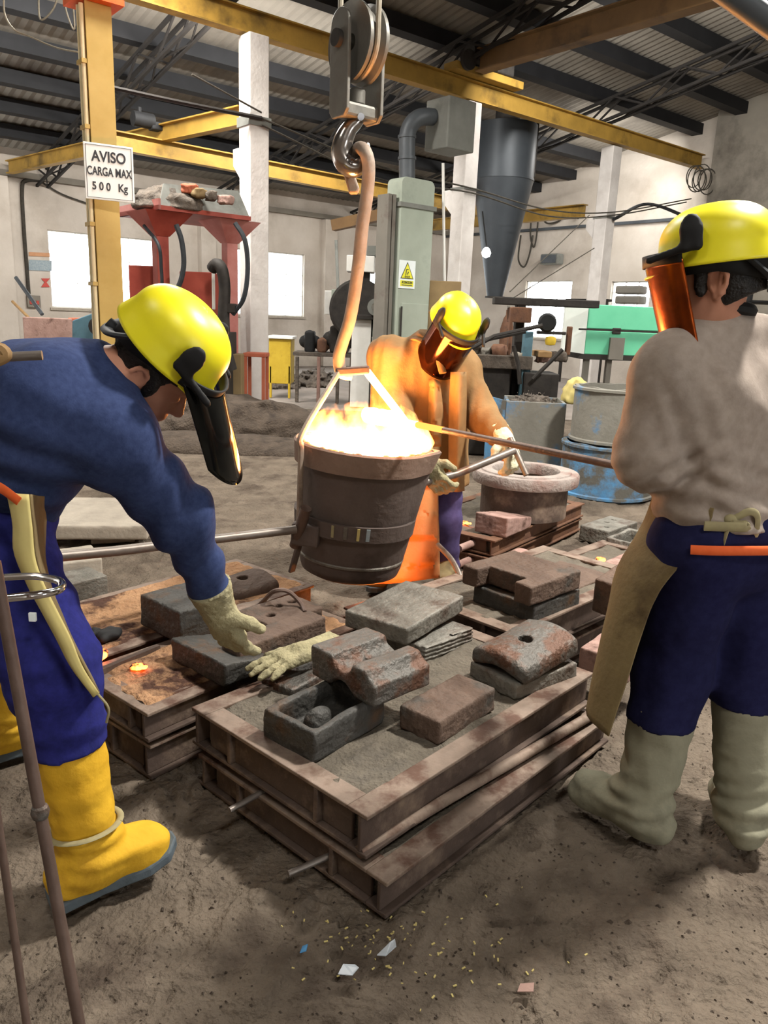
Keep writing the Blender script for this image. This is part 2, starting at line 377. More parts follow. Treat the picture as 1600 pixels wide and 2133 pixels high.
def sdf_mesh(f, lo, hi, h):
    """surface nets, evaluated only near the surface"""
    lo = np.asarray(lo, float) - 2 * h; hi = np.asarray(hi, float) + 2 * h; B = 8
    nb = np.ceil((hi - lo) / (h * B)).astype(int); n = nb * B + 1
    ci = np.stack(np.meshgrid(*[np.arange(k) for k in nb], indexing='ij'), -1).reshape(-1, 3)
    cp = (lo + (ci * B + B / 2) * h).astype(np.float32); cv = f(cp)
    val = np.empty(n, np.float32)
    val[:] = 1
    vv = np.repeat(np.repeat(np.repeat(np.where(cv < 0, -1, 1).astype(np.float32).reshape(nb), B, 0), B, 1), B, 2)
    val[:-1, :-1, :-1] = vv
    near = ci[np.abs(cv) < B * h * 1.35]
    g = np.stack(np.meshgrid(*[np.arange(B + 1)] * 3, indexing='ij'), -1).reshape(-1, 3)
    for s in range(0, len(near), 900):
        ix = (near[s:s + 900, None, :] * B + g[None]).reshape(-1, 3)
        val[ix[:, 0], ix[:, 1], ix[:, 2]] = f((lo + ix * h).astype(np.float32))
    s = val < 0
    acc = np.zeros(tuple(n - 1), np.int8)
    for dx in (0, 1):
        for dy in (0, 1):
            for dz in (0, 1): acc += s[dx:n[0] - 1 + dx, dy:n[1] - 1 + dy, dz:n[2] - 1 + dz]
    mixed = (acc > 0) & (acc < 8); idx = -np.ones(tuple(n - 1), np.int64); c = np.argwhere(mixed); idx[mixed] = np.arange(len(c))
    pos = np.zeros((len(c), 3)); cnt = np.zeros(len(c)); O = np.array([(i, j, k) for i in (0, 1) for j in (0, 1) for k in (0, 1)])
    cvv = [val[c[:, 0] + o[0], c[:, 1] + o[1], c[:, 2] + o[2]] for o in O]
    for a in range(8):
        for b in range(a + 1, 8):
            if np.abs(O[a] - O[b]).sum() != 1: continue
            m = (cvv[a] < 0) != (cvv[b] < 0); t = cvv[a] / np.where(m, cvv[a] - cvv[b], 1)
            t = np.clip(t, 0, 1)
            pos[m] += (O[a] + t[:, None] * (O[b] - O[a]))[m]; cnt[m] += 1
    verts = lo + (c + pos / np.maximum(cnt, 1)[:, None]) * h
    faces = []
    for ax in range(3):
        b1, b2 = (ax + 1) % 3, (ax + 2) % 3
        sl0 = [slice(None)] * 3; sl1 = [slice(None)] * 3; sl0[ax] = slice(0, -1); sl1[ax] = slice(1, None)
        e = np.argwhere(s[tuple(sl0)] != s[tuple(sl1)])
        e = e[(e[:, b1] > 0) & (e[:, b2] > 0) & (e[:, b1] < n[b1] - 1) & (e[:, b2] < n[b2] - 1)]
        def cell(d1, d2):
            q = e.copy(); q[:, b1] += d1; q[:, b2] += d2; return idx[q[:, 0], q[:, 1], q[:, 2]]
        q = np.stack([cell(-1, -1), cell(0, -1), cell(0, 0), cell(-1, 0)], 1)
        fl = s[e[:, 0], e[:, 1], e[:, 2]]; q[~fl] = q[~fl][:, ::-1]; faces.append(q[(q >= 0).all(1)])
    return verts, np.vstack(faces)
def sdf_obj(name, f, lo, hi, h, m, parent=None, loc=(0, 0, 0), local=False):
    v, q = sdf_mesh(f, lo, hi, h)
    if not local:
        v = v - np.asarray(loc)
        if parent is not None: v = v - parent_loc(parent)
    me = bpy.data.meshes.new(name); me.vertices.add(len(v)); me.vertices.foreach_set('co', v.astype(np.float32).ravel())
    me.loops.add(q.size); me.loops.foreach_set('vertex_index', q.astype(np.int32).ravel()); me.polygons.add(len(q))
    me.polygons.foreach_set('loop_start', np.arange(0, q.size, 4, dtype=np.int32)); me.update(calc_edges=True); me.validate()
    return obj(name, me, m, parent, loc, smooth='all')
def bounds(pts, pad):
    p = np.array(pts, float); return p.min(0) - pad, p.max(0) + pad
# ------------------------------------------------------------------ key lamp and added fill lamps
for i, (x, y, z, w, r) in enumerate(LAMPS):
    lt = thing('key_and_fill_lamp', ['high bay lamp hung nearest above the right worker', 'fill lamp added above the bending worker', 'fill lamp added behind the camera', 'fill lamp added above the ladle and middle worker', 'fill lamp added before the second white column', 'fill lamp added before the red machine'][i], 'lamp', (x, y, z), 'high bay lamps under the roof')
    MB().lathe([(r * .35, .32), (r * .4, .3), (r * 1.1, .02), (r * 1.12, 0), (r * 1.08, 0), (r * .38, .28)], 24, (x, y, z + .03), closed=True).build('lamp_shade', 'panel_grey', lt, smooth=True)
    MB().tube([(x, y, z + .33), (x, y, z + 1.6)], .012, 6).build('hanging_rod', 'black', lt)
    ld = bpy.data.lights.new('lamp_light', 'AREA'); ld.shape = 'DISK'; ld.size = r * 2; ld.energy = w; ld.color = (1.0, .965, .90)
    lo = bpy.data.objects.new('lamp_light', ld); COL.objects.link(lo); lo.parent = lt; lo.location = (0, 0, .02)

# fill strips added behind the beams to brighten the far aisle and right wall
for lab, A, B, dr, w in (('long fill strip added on the far side of the runway beam', W(1.0, 10.28, 5.15), W(9.4, 10.36, 5.15), V * .9 - np.array([0, 0, .5]), 680), ('short fill strip added at the wall end of the runway beam', W(14.6, 10.40, 5.15), W(16.8, 10.42, 5.15), V * .9 - np.array([0, 0, .5]), 180), ('fill strip added on the far side of the bridge girder', W(9.95, 1.5, 5.5), W(9.95, 9.4, 5.5), U * .85 - np.array([0, 0, .6]), 560)):
    lt = thing('fill_strip', lab, 'lamp', (A + B) / 2)
    MB().bar(A, B, .05, .05).build('housing', 'white_paint', lt)
    ld = bpy.data.lights.new('lamp_light', 'AREA'); ld.shape = 'RECTANGLE'; L_ = np.linalg.norm(B - A); ld.size = L_; ld.size_y = .06; ld.energy = w; ld.color = (1.0, .98, .94)
    lo = bpy.data.objects.new('lamp_light', ld); COL.objects.link(lo); lo.parent = lt
    z = -nrm(dr); x = nrm(B - A); y = np.cross(z, x); p_ = nrm(dr) * .04
    lo.matrix_local = Matrix(((x[0], y[0], z[0], p_[0]), (x[1], y[1], z[1], p_[1]), (x[2], y[2], z[2], p_[2]), (0, 0, 0, 1)))
# ------------------------------------------------------------------ setting
def struct(o): o['kind'] = 'structure'; return o
VB, US = 18.76, 17.73
def roofz(v): return 5.953 - (v - 10.144) * .179
# floor: trodden foundry sand, real relief near the camera
DENTS = [(RNG.uniform(-1.0, 1.4), RNG.uniform(1.15, 2.6), RNG.rand() * 3.14, RNG.uniform(.01, .045), RNG.uniform(.007, .012), RNG.uniform(.008, .018)) for _ in range(240)]
def fnoise(x, y):
    P = np.stack([x, y, np.zeros_like(x)], -1).reshape(-1, 3).astype(np.float32)
    h = .013 * sn(P, 2.3, 0) + .009 * sn(P, 6, 1) + .007 * sn(P, 15, 2) + .008 * np.maximum(0, sn(P, 34, 3) - .1) * 2 + .004 * sn(P, 70, 1) - .012 * np.maximum(0, sn(P, 21, 2) - .35)
    h = h.reshape(x.shape)
    for cx, cy_, a, ln, w, dp in DENTS:
        dx, dy = x - cx, y - cy_; m = (np.abs(dx) < .12) & (np.abs(dy) < .12)
        if m.any():
            p, q = dx[m] * math.cos(a) + dy[m] * math.sin(a), -dx[m] * math.sin(a) + dy[m] * math.cos(a)
            e = np.exp(-(p / ln) ** 2 - (q / w) ** 2); e2 = np.exp(-(p / ln) ** 2 - ((q - 2 * w) / w) ** 2); h[m] += -dp * e + dp * .45 * e2
    return h
def floor_patch(name, x0, x1, y0, y1, n, m, amp=1.0, parent=None):
    nx, ny = n; s_ = np.linspace(-1, 1, nx); xs = (x0 + x1) / 2 + (x1 - x0) / 2 * (.45 * s_ + .55 * s_ ** 3); ys = y0 + (y1 - y0) * np.linspace(0, 1, ny) ** 1.7; X, Y = np.meshgrid(xs, ys, indexing='ij')
    edge = np.minimum(np.minimum(X - x0, x1 - X), np.minimum(Y - y0, y1 - Y)); k = np.clip(edge / .25, 0, 1)
    Z = fnoise(X, Y) * k * amp - .012
    v = np.stack([X, Y, Z], -1).reshape(-1, 3); I = np.arange(nx * ny).reshape(nx, ny)
    q = np.stack([I[:-1, :-1], I[1:, :-1], I[1:, 1:], I[:-1, 1:]], -1).reshape(-1, 4)
    me = bpy.data.meshes.new(name); me.from_pydata(v.tolist(), [], q.tolist()); me.update()
    return obj(name, me, m, parent, smooth='all')
fl = struct(floor_patch('floor', -3.2, 3.2, .6, 7.6, (640, 600), 'floor'))
mb = MB()
for a, b, c, d in ((-12, -3.2, -9, 12.2), (3.2, 30, -9, 12.2), (-3.2, 3.2, -9, .6), (-3.2, 3.2, 7.6, 12.2)): mb.add([(a, c, -.012), (b, c, -.012), (b, d, -.012), (a, d, -.012)], [(0, 1, 2, 3)])
mb.build('outer_ground', 'floor', fl, fix=False)
MB().add([(-12, 12.2, -.012), (30, 12.2, -.012), (30, 40, -.012), (-12, 40, -.012)], [(0, 1, 2, 3)]).build('concrete_ground', 'far_floor', fl, fix=False)
# walls
def wall_strip(mb, A, B, t, z0, z1f, openings, n):
    """wall from A to B (xy), thickness t along n, top z1f(s) linear; openings (s0,s1,z0,z1)"""
    A = np.asarray(A, float); B = np.asarray(B, float); L = np.linalg.norm(B - A); d = (B - A) / L
    cuts = sorted({0, L, *[o[0] for o in openings], *[o[1] for o in openings]})
    def quad(s0, s1, za, zb0, zb1):
        p = [A + d * s0, A + d * s1]; v = []
        for off in (0, t):
            for q, zt in ((p[0], zb0), (p[1], zb1)): v += [(*(q[:2] + n[:2] * off), za), (*(q[:2] + n[:2] * off), zt)]
        mb.add(v, [(0, 2, 3, 1), (4, 5, 7, 6), (0, 1, 5, 4), (2, 6, 7, 3), (1, 3, 7, 5), (0, 4, 6, 2)])
    for s0, s1 in zip(cuts[:-1], cuts[1:]):
        op = sorted([o for o in openings if o[0] <= s0 + 1e-6 and o[1] >= s1 - 1e-6], key=lambda o: o[2])
        z = z0
        for o in op:
            if o[2] > z + 1e-4: quad(s0, s1, z, o[2], o[2])
            z = o[3]
        quad(s0, s1, z, z1f(s0), z1f(s1))
UL = -7.0   # left end of the hall
BW = [(5.55, 8.03, 1.36, 3.03), (10.18, 12.35, 1.36, 3.03), (14.0, 15.45, 1.36, 2.75)]
mb = MB(); wall_strip(mb, W(UL, VB, 0)[:2], W(US, VB, 0)[:2], .25, -.02, lambda s: roofz(VB) + .2, [(a - UL, b - UL, c, d) for a, b, c, d in BW], V)
wall_back = struct(mb.build('wall_back', 'plaster'))
SW = [(13.72, 15.36, 1.05, 2.62), (11.3, 12.45, 1.75, 2.58)]
VR = -9.0
mb = MB(); wall_strip(mb, W(US, VR, 0)[:2], W(US, VB, 0)[:2], .25, -.02, lambda s: roofz(VR + s) + .2, [(a - VR, b - VR, c, d) for a, b, c, d in SW], U)
wall_right = struct(mb.build('wall_right', 'plaster'))
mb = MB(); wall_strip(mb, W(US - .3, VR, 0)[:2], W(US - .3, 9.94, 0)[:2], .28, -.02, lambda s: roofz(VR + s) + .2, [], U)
struct(mb.build('wall_right_thick', 'plaster_dark')).name = 'wall_side'  # darker plaster puts the weaker light on this stretch into the colour
mb = MB(); wall_strip(mb, W(UL, VR, 0)[:2], W(UL, VB, 0)[:2], .25, -.02, lambda s: roofz(VR + s) + .2, [], -U)
struct(mb.build('wall_left', 'plaster'))
mb = MB(); wall_strip(mb, W(UL, VR, 0)[:2], W(US, VR, 0)[:2], .25, -.02, lambda s: roofz(VR) + .2, [(9.0, 11.4, 0, 3.0)], -V)
struct(mb.build('wall_rear', 'plaster'))
# windows: frame, muntins, panes
def window(name, P0, d, n, w, z0, z1, nx, nz):
    """P0 lower corner, d along wall, n outward"""
    r = thing(name, None, None, (*P0[:2], z0)); struct(r)
    f = MB(); t = .03
    def bar(s0, s1, a, b): f.add([(*(P0 + d * s + n * o)[:2], z) for o in (.06, .12) for s, z in ((s0, a), (s1, a), (s1, b), (s0, b))], [(0, 1, 2, 3), (7, 6, 5, 4), (0, 4, 5, 1), (1, 5, 6, 2), (2, 6, 7, 3), (3, 7, 4, 0)])
    bar(0, w, z0, z0 + t); bar(0, w, z1 - t, z1); bar(0, t, z0, z1); bar(w - t, w, z0, z1)
    f.build('window_frame', 'white_paint', r)
    m = MB()
    f = m
    for i in range(1, nx): bar(w * i / nx - .006, w * i / nx + .006, z0, z1)
    for j in range(1, nz): zz = z0 + (z1 - z0) * j / nz; bar(0, w, zz - .006, zz + .006)
    m.build('glazing_bars', 'white_paint', r)
    for i in range(nx):
        for j in range(nz):
            a0, a1 = w * i / nx, w * (i + 1) / nx; b0, b1 = z0 + (z1 - z0) * j / nz, z0 + (z1 - z0) * (j + 1) / nz
            MB().add([(*(P0 + d * s + n * .09)[:2], z) for s, z in ((a0, b0), (a1, b0), (a1, b1), (a0, b1))], [(0, 1, 2, 3)]).build('pane', 'glass', r, fix=False)
    MB().add([(*(P0 + d * s + n * o)[:2], z) for o in (-.06, .24) for s, z in ((-.05, z0 - .06), (w + .05, z0 - .06), (w + .05, z0 - .005), (-.05, z0 - .005))], [(0, 1, 2, 3), (7, 6, 5, 4), (0, 4, 5, 1), (1, 5, 6, 2), (2, 6, 7, 3), (3, 7, 4, 0)]).build('window_sill', 'stone', r)
gm = bpy.data.materials.new('glass'); gm.use_nodes = True; nt = gm.node_tree; N = nt.nodes
tb = N.new('ShaderNodeBsdfTransparent'); tb.inputs[0].default_value = (.93, .96, .97, 1); gb = N.new('ShaderNodeBsdfGlossy'); gb.inputs[1].default_value = .1; mx = N.new('ShaderNodeMixShader'); mx.inputs[0].default_value = .06
nt.links.new(tb.outputs[0], mx.inputs[1]); nt.links.new(gb.outputs[0], mx.inputs[2]); nt.links.new(mx.outputs[0], N['Material Output'].inputs[0]); N.remove(N['Principled BSDF']); MT['glass'] = gm
for i, (a, b, c, d) in enumerate(BW): window(f'window_{i + 1}', W(a, VB, 0), U, V, b - a, c, d, 4 if i < 2 else 2, 3)
for i, (a, b, c, d) in enumerate(SW): window(f'window_{i + 4}', W(US, a, 0), V, U, b - a, c, d, 3, 3)
# wall dressing on the back wall: cornice, conduits, tile band
mb = MB(); mb.box((UL, VB - .12, 4.02), (US, VB, 4.14), RU); struct(mb.build('trim_1', 'plaster_dark'))
mb = MB(); mb.box((US - .07, 9.94, 3.96), (US, VB, 4.03), RU); struct(mb.build('trim_2', 'duct_grey'))
for u0 in (4.55, 9.35, 13.1): struct(MB().box((u0 - .2, VB - .22, 0), (u0 + .2, VB, 4.0), RU).build('trim_pilaster', 'plaster'))
# roof
rf = MB(); n = 120
v = []; f = []
vs_ = np.linspace(VR, VB + .3, 3)
us_ = np.arange(UL - .3, US + .31, .085)
for i, u in enumerate(us_):
    for vv in vs_: v.append(W(u, vv, roofz(vv) + .18 + (.018 if i % 2 else 0)))
for i in range(len(us_) - 1):
    for j in range(2): f.append((i * 3 + j, i * 3 + j + 1, (i + 1) * 3 + j + 1, (i + 1) * 3 + j))
rf.add(v, f); ceiling = struct(rf.build('ceiling', 'roof', fix=False))
pv = 17.55
i = 0
pm = None
while pv > 1.0:
    p = MB(); z = roofz(pv)
    p.box((UL, pv - .16, z - .06), (US, pv + .10, z + .17), RU)
    p.build('purlin', 'purlin', ceiling); pv -= 1.16
def truss(u0, par):
    t = bpy.data.objects.new('roof_truss', None); COL.objects.link(t); t.parent = par
    v0, v1 = 3.0, VB; n = 22
    for du, dz in ((-.11, -.12), (.11, -.12), (-.11, -.5), (.11, -.5)):
        MB().bar(W(u0 + du, v0, roofz(v0) + dz), W(u0 + du, v1, roofz(v1) + dz), .05).build('truss_chord', 'truss', t)
    for du in (-.11, .11):
        w = MB()
        for k in range(n):
            a = v0 + (v1 - v0) * k / n; b = v0 + (v1 - v0) * (k + 1) / n
            lo, hi = (-.5, -.12) if k % 2 else (-.12, -.5)
            w.bar(W(u0 + du, a, roofz(a) + lo), W(u0 + du, b, roofz(b) + hi), .03)
        w.build('truss_web', 'truss', t)
    w = MB()
    for k in range(0, n, 1):
        a = v0 + (v1 - v0) * k / n; b = v0 + (v1 - v0) * (k + 1) / n; s = 1 if k % 2 else -1
        w.bar(W(u0 - .11 * s, a, roofz(a) - .5), W(u0 + .11 * s, b, roofz(b) - .5), .025)
    w.build('truss_bracing', 'truss', t)
for u0 in (1.34, 5.5, 9.7, 14.0): truss(u0, ceiling)

# ------------------------------------------------------------------ columns and crane beams
def ibeam(mb, A, B, w, h, t=.02):
    A = np.asarray(A, float); B = np.asarray(B, float); z = np.array([0, 0, 1.0])
    mb.bar(A + z * (h - t / 2), B + z * (h - t / 2), w, t); mb.bar(A + z * t / 2, B + z * t / 2, w, t); mb.bar(A + z * h / 2, B + z * h / 2, t, h - 2 * t)
def column(u, v, lab, cd=-1):
    c = thing('concrete_column', lab, 'column', W(u, v, 0), 'white concrete columns carrying the crane beam')
    MB().box((u - .15, v - .15, 0), (u + .15, v + .15, 4.97), RU).build('shaft', 'col_paint', c, bevel=.015)
    MB().prism([W(u - .13, v + .15 * 1, 3.2), W(u - .13, v + .15, 3.62), W(u - .13, v + .36, 3.62), W(u - .13, v + .36, 3.4)], W(u - .13, 0, 0), W(u + .13, 0, 0)).build('corbel', 'col_paint', c, bevel=.01)
    MB().box((u - .17, v - .17, 3.86 if cd < 0 else 3.6), (u + .17, v + .17, 3.98 if cd < 0 else 3.64), RU).build('clamp_band', 'panel_grey', c)
    return c
column(5.74, 10.0, 'white concrete column nearest the camera, behind the red machine')
column(9.93, 10.15, 'white concrete column standing beside the dark cyclone hopper', 1)
column(14.18, 10.3, 'pale blue-white column farthest right, behind the mint green cabinet', 1)
mb = MB(); ibeam(mb, W(-6.0, 10.0, 5.0), W(US - .3, 10.2, 5.0), .18, .30)
tag(mb.build('crane_runway_beam', 'yellow_beam'), 'long yellow steel runway beam resting on the white columns', 'beam')
mb = MB(); ibeam(mb, W(4.55, 12.3, 3.72), W(13.4, 12.3, 3.60), .16, .26)
tag(mb.build('crane_runway_beam', 'yellow_beam'), 'lower yellow beam passing behind the nearest white column', 'beam')
a_, b_ = onV(20, 362, VB - .3), onV(505, 262, 10.25)
mb = MB(); ibeam(mb, a_, b_, .15, .25)
tag(mb.build('cross_beam', 'yellow_beam'), 'yellow cross beam running from the left wall to the nearest column', 'beam')
mb = MB(); ibeam(mb, W(9.75, -3, 5.32), W(9.75, 9.78, 5.32), .22, .34)
tag(mb.build('crane_bridge_girder', 'brown_beam'), 'brown rusty bridge girder crossing under the dark roof at upper right', 'girder')
a_, b_ = onU(1100, 445, US - 1.2), onU(1238, 428, US - 3.2)
mb = MB(); ibeam(mb, W(13.9, 10.6, 3.62), W(13.9, 16.4, 3.62), .16, .26)
tag(mb.build('cross_beam', 'yellow_beam'), 'short yellow brown beam between the cyclone and the far column', 'beam')
# hoist trolley on the runway beam
tr = thing('hoist_trolley', 'dark hoist trolley sitting on top of the yellow runway beam', 'hoist', W(9.9, 10.0, 5.3))
MB().box((9.3, 9.85, 5.31), (10.9, 10.15, 5.43), RU).build('end_carriage', 'yellow_beam', tr, bevel=.01)
MB().tube([W(9.6, 9.9, 5.6), W(10.1, 9.9, 5.6)], .14, 14).build('motor', 'dark_iron', tr, smooth=True)
MB().box((10.2, 9.8, 5.43), (10.6, 10.1, 5.7), RU).build('gearbox', 'dark_iron', tr, bevel=.03)
MB().lathe([(.12, -.03), (.15, -.03), (.15, .03), (.12, .03)], 18, W(9.5, 9.8, 5.46), RU @ np.array([[1, 0, 0], [0, 0, -1], [0, 1, 0]])).build('wheel', 'dark_iron', tr, smooth=True)
p = onV(298, 250, 12.4)
mo = thing('hoist_motor', 'small dark motor perched on the yellow cross beam at left', 'motor', p - np.array([0, 0, .1]))
MB().tube([p - U * .16, p + U * .16], .11, 14).build('motor_body', 'black', mo, smooth=True)
MB().box((-.09, -.09, -.12), (.09, .09, .0), RU, p + U * .2).build('gearbox', 'black', mo, bevel=.02)
MB().tube([p - U * .05 + np.array([0, 0, .08]), p - U * .05 + np.array([0, 0, .17])], .03, 8).build('terminal_box', 'black', mo)
# overhead cables
def cable(pts, r, lab, name='overhead_cable', m='cable', grp=None, n=8):
    return tag(MB().tube(spline(pts, n), r, 6).build(name, m, smooth=True), lab, 'cable', grp)
c1 = W(5.74, 9.80, 3.95); c2 = W(9.93, 9.95, 3.62); c3 = W(14.18, 10.08, 3.72)
cable([onV(235, 183, 9.8), onV(370, 212, 9.8), c1 + np.array([0, 0, .0])], .028, 'thick dark pipe running from the yellow post to the nearest column', 'overhead_pipe', 'truss')
cable([onV(400, 155, 9.8), c1 + np.array([0, 0, .07])], .012, 'thin wire meeting the top band of the nearest column')
cable([c1, .5 * (c1 + c2) - np.array([0, 0, .12]), c2, .5 * (c2 + c3) - np.array([0, 0, .15]), c3, onV(1440, 414, 10.0)], .014, 'upper cable strung past all three white columns')
cable([c1 - np.array([0, 0, .08]), .5 * (c1 + c2) - np.array([0, 0, .3]), c2 - np.array([0, 0, .07]), .5 * (c2 + c3) - np.array([0, 0, .26]), c3 - np.array([0, 0, .06]), onV(1430, 421, 10.0)], .014, 'lower cable strung just beneath the upper one')
cable([c3 - np.array([0, 0, .14]), onU(1350, 425, 15.5), onU(1450, 460, 15)], .035, 'thick black cable sagging from the far column toward the right worker', m='black')
# ------------------------------------------------------------------ hook block, hook, ladle
LX, LY = -.15, 3.40                      # plumb line of the ladle
def lp(x, y, dy=0.0): return Yp(x, y, LY + dy)
zp = np.array([0, 0, 1.0])
pb = thing('pulley_block', 'grey crane pulley block with a wire rope round its sheave', 'pulley', lp(745, 232))
pc = lp(746, 92); prad = .145
Rp = np.column_stack([nrm((.62, -.78, 0)), zp, nrm(np.cross(nrm((.62, -.78, 0)), zp))])   # sheave plane x,y ; axis z
def pl(x, y, z): return pc + Rp @ np.array([x, y, z], float)
MB().lathe([(.03, -.035), (.118, -.035), (prad, -.045), (prad, -.03), (.122, -.012), (.122, .012), (prad, .03), (prad, .045), (.118, .035), (.03, .035)], 48, pc, Rp, closed=True).build('sheave', 'pulley', pb, smooth=True)
for s, nm in ((-1, 'cheek_plate'), (1, 'cheek_plate')):
    z = .075 * s
    out = [pl(.06 * math.cos(a), .05 + .06 * math.sin(a), z) for a in np.linspace(0, PI, 12)] + [pl(-.062, -.1, z), pl(-.062, -.255, z), pl(-.04, -.28, z), pl(.04, -.28, z), pl(.062, -.255, z), pl(.062, -.1, z)]
    q = MB().prism(out, (0, 0, 0), Rp @ np.array([0, 0, .016 * s])).build(nm, 'pulley', pb, bevel=.004)
    MB().lathe([(.0, 0), (.032, 0), (.032, .02), (.0, .02)], 16, pl(0, 0, z + (.016 if s > 0 else -.036)), Rp).build('axle_cap', 'dark_iron', q, smooth=True)
MB().box((-.045, -.275, -.09), (.045, -.22, .09), Rp, pc).build('crosshead', 'pulley', pb, bevel=.012)
MB().tube([pl(0, -.225, 0), pl(0, -.16, 0)], [.035, .035], 16).build('swivel_nut', 'pulley', pb, bevel=.01, smooth=True)
def ropegeo(p0, a0, sgn):
    path = [pl(sgn * .128, 2.2, 0)] + [pl(.128 * math.cos(a), .128 * math.sin(a), 0) for a in (np.linspace(0, -PI, 28) if sgn > 0 else [PI])]
    return path
rp = ropegeo(0, 0, 1) + [pl(-.128, 2.2, 0)]
MB().tube(rp, .011, 8).build('wire_rope', 'rope', pb, smooth=True)
# strands wound round the rope
hk = thing('crane_hook', 'polished steel crane hook glowing orange underneath, below the pulley block', 'hook', lp(742, 238))
hp = [(748, 225), (745, 250), (728, 268), (716, 292), (711, 318), (721, 342), (740, 350), (757, 338), (762, 315), (763, 296)]
MB().tube(spline([lp(x, y, -.01 * i * 0) for i, (x, y) in enumerate(hp)], 6), np.interp(np.linspace(0, 9, 55), [0, 1, 3, 5, 7, 9], [.024, .026, .040, .043, .033, .012]), 16).build('hook_body', 'hook_steel', hk, smooth='all')
MB().tube([lp(752, 243, -.05), lp(752, 243, .05)], .014, 12).build('latch_pivot', 'chrome', hk, smooth=True)
text('stamped_mark', 'TG', .03, lp(729, 331, -.047), (1, 0, -.7), (.7, 0, 1), 'ink', hk, .001)
# suspension bar with its eye over the hook
sb = thing('ladle_suspension_bar', 'thick steel bar glowing orange, hung from the hook down to the ladle', 'bar', lp(708, 770))
bp_ = [(735, 350, .03), (738, 326, .035), (748, 310, .0), (760, 315, -.055), (768, 345, -.06), (765, 400, -.05), (755, 470, -.045), (748, 540, -.04), (738, 615, -.03), (728, 668, -.02), (714, 712, -.01), (706, 745, 0), (712, 775, .01), (733, 780, .02)]
MB().tube(spline([lp(x, y, d) for x, y, d in bp_], 6), [.027] * 13 * 6 + [.027] if False else .027, 16).build('bar_body', 'bar_iron', sb, smooth='all')
MB().prism([lp(712, 350, .05), lp(732, 345, .05), lp(749, 392, .04), lp(744, 402, .04), lp(727, 402, .04)], (0, 0, 0), (.0, .05, 0)).build('bar_end', 'bar_iron', sb, bevel=.008)
# ladle
LT = math.radians(4.0)                   # slight pouring tilt towards the spout
LC = np.array([LX, LY, .30])
xs = nrm((1.0, -.12, 0)); ysd = np.cross(zp, xs)
ax = nrm(zp * math.cos(LT) + xs * math.sin(LT) - np.array([0, .065, 0])); xa = nrm(np.cross(ysd, ax)); LR = np.column_stack([xa, ysd, ax])
def ld(x, y, z): return LC + LR @ np.array([x, y, z], float)
ladle = thing('pouring_ladle', 'dark steel foundry ladle brimming with white hot molten iron', 'ladle', LC)
def spout(p, a):
    x, y, z = p; t = max(0, (z - .34) / .26); w = math.exp(-(a if a < PI else a - 2 * PI) ** 2 / .045) * t ** 1.5
    return (x * (1 + .17 * w), y * (1 - .1 * w), z + .012 * w)
HT = .60
MB().lathe([(0, 0), (.19, .0), (.225, .02), (.235, .05), (.282, HT), (.255, HT + .006), (.245, HT - .02), (.21, .06), (0, .06)], 64, LC, LR, warp=spout).build('shell', 'ladle_shell', ladle, smooth=True)
MB().lathe([(.281, HT - .085), (.292, HT - .085), (.30, HT + .004), (.292, HT + .012), (.275, HT + .008)], 64, LC, LR, warp=spout, closed=True).build('rim_band', 'ladle_rim', ladle, smooth=True)
MB().lathe([(.255, .225), (.272, .225), (.278, .295), (.262, .295)], 64, LC, LR, closed=True).build('belt', 'ladle_shell', ladle, smooth=True)
MB().lathe([(.236, .082), (.243, .086), (.244, .094), (.238, .1)], 64, LC, LR, closed=True).build('bottom_weld', 'iron_light', ladle, smooth=True)
for i, a in enumerate((-1.75, -1.55, -1.35, -1.2)):
    d = np.array([math.cos(a), math.sin(a), 0]); t = np.array([-d[1], d[0], 0])
    MB().add([ld(*(d * (.2755 if z < .26 else .2795) + t * s * (.006 + .002 * (i % 2)) + np.array([0, 0, z]))) for s, z in ((-1, .235), (1, .235), (1, .29), (-1, .29))], [(0, 1, 2, 3)]).build('paint_drip', ['cream_tape', 'iron_light', 'leather_cream', 'tile_blue'][i], ladle, fix=False, solid=.003)
def lump(p, a):
    x, y, z = p; r = math.hypot(x, y); q = sn(np.array([[x, y, 0]], np.float32), 22, 2)[0]
    return spout((x, y, z + .006 * q), a)
MB().lathe([(.268, HT - .012), (.2, HT - .01), (.12, HT - .008), (.05, HT - .008), (0.0001, HT - .008)], 64, LC, LR, warp=lump).build('molten_iron', 'melt', ladle, smooth='all')
tub = []
for k in range(60):
    a = RNG.rand() * 6.28; r = .262 + RNG.rand() * .02
    tub.append((r * math.cos(a), r * math.sin(a)))
sl = MB()
for x, y in tub:
    s = .008 + RNG.rand() * .012; a = math.atan2(y, x); p = spout((x, y, HT + .004), a % (2 * PI))
    sl.lathe([(0, -s * .5), (s, -s * .2), (s * .7, s * .5), (0, s * .7)], 6, ld(*p), LR)
tag(sl.build('rim_slag', 'refractory', ladle), kind='stuff')
# bail: two straps from the apex to trunnions on both sides
ap = lp(735, 775)
ba = MB()
lft = ld(-.215, -.24, HT + .02); rgt = ld(.20, .20, HT + .02)
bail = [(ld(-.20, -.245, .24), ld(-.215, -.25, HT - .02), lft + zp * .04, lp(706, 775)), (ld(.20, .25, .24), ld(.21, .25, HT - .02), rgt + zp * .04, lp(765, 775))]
for q, m_ in zip(bail, ('bar_iron', 'hot_and_glare')):  # right strap emits in place of the glare thrown by the melt
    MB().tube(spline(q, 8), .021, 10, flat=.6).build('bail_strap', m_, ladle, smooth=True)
MB().bar(lp(700, 775), lp(770, 770), .05, .035).build('bail_yoke', 'rod_dark', ladle, bevel=.008)
tl = ld(-.20, -.25, .25)
MB().tube([tl + np.array([-.02, .03, -.09]), tl + np.array([.035, -.05, .1])], .024, 12).build('trunnion_peg', 'rod_dark', ladle, smooth=True)
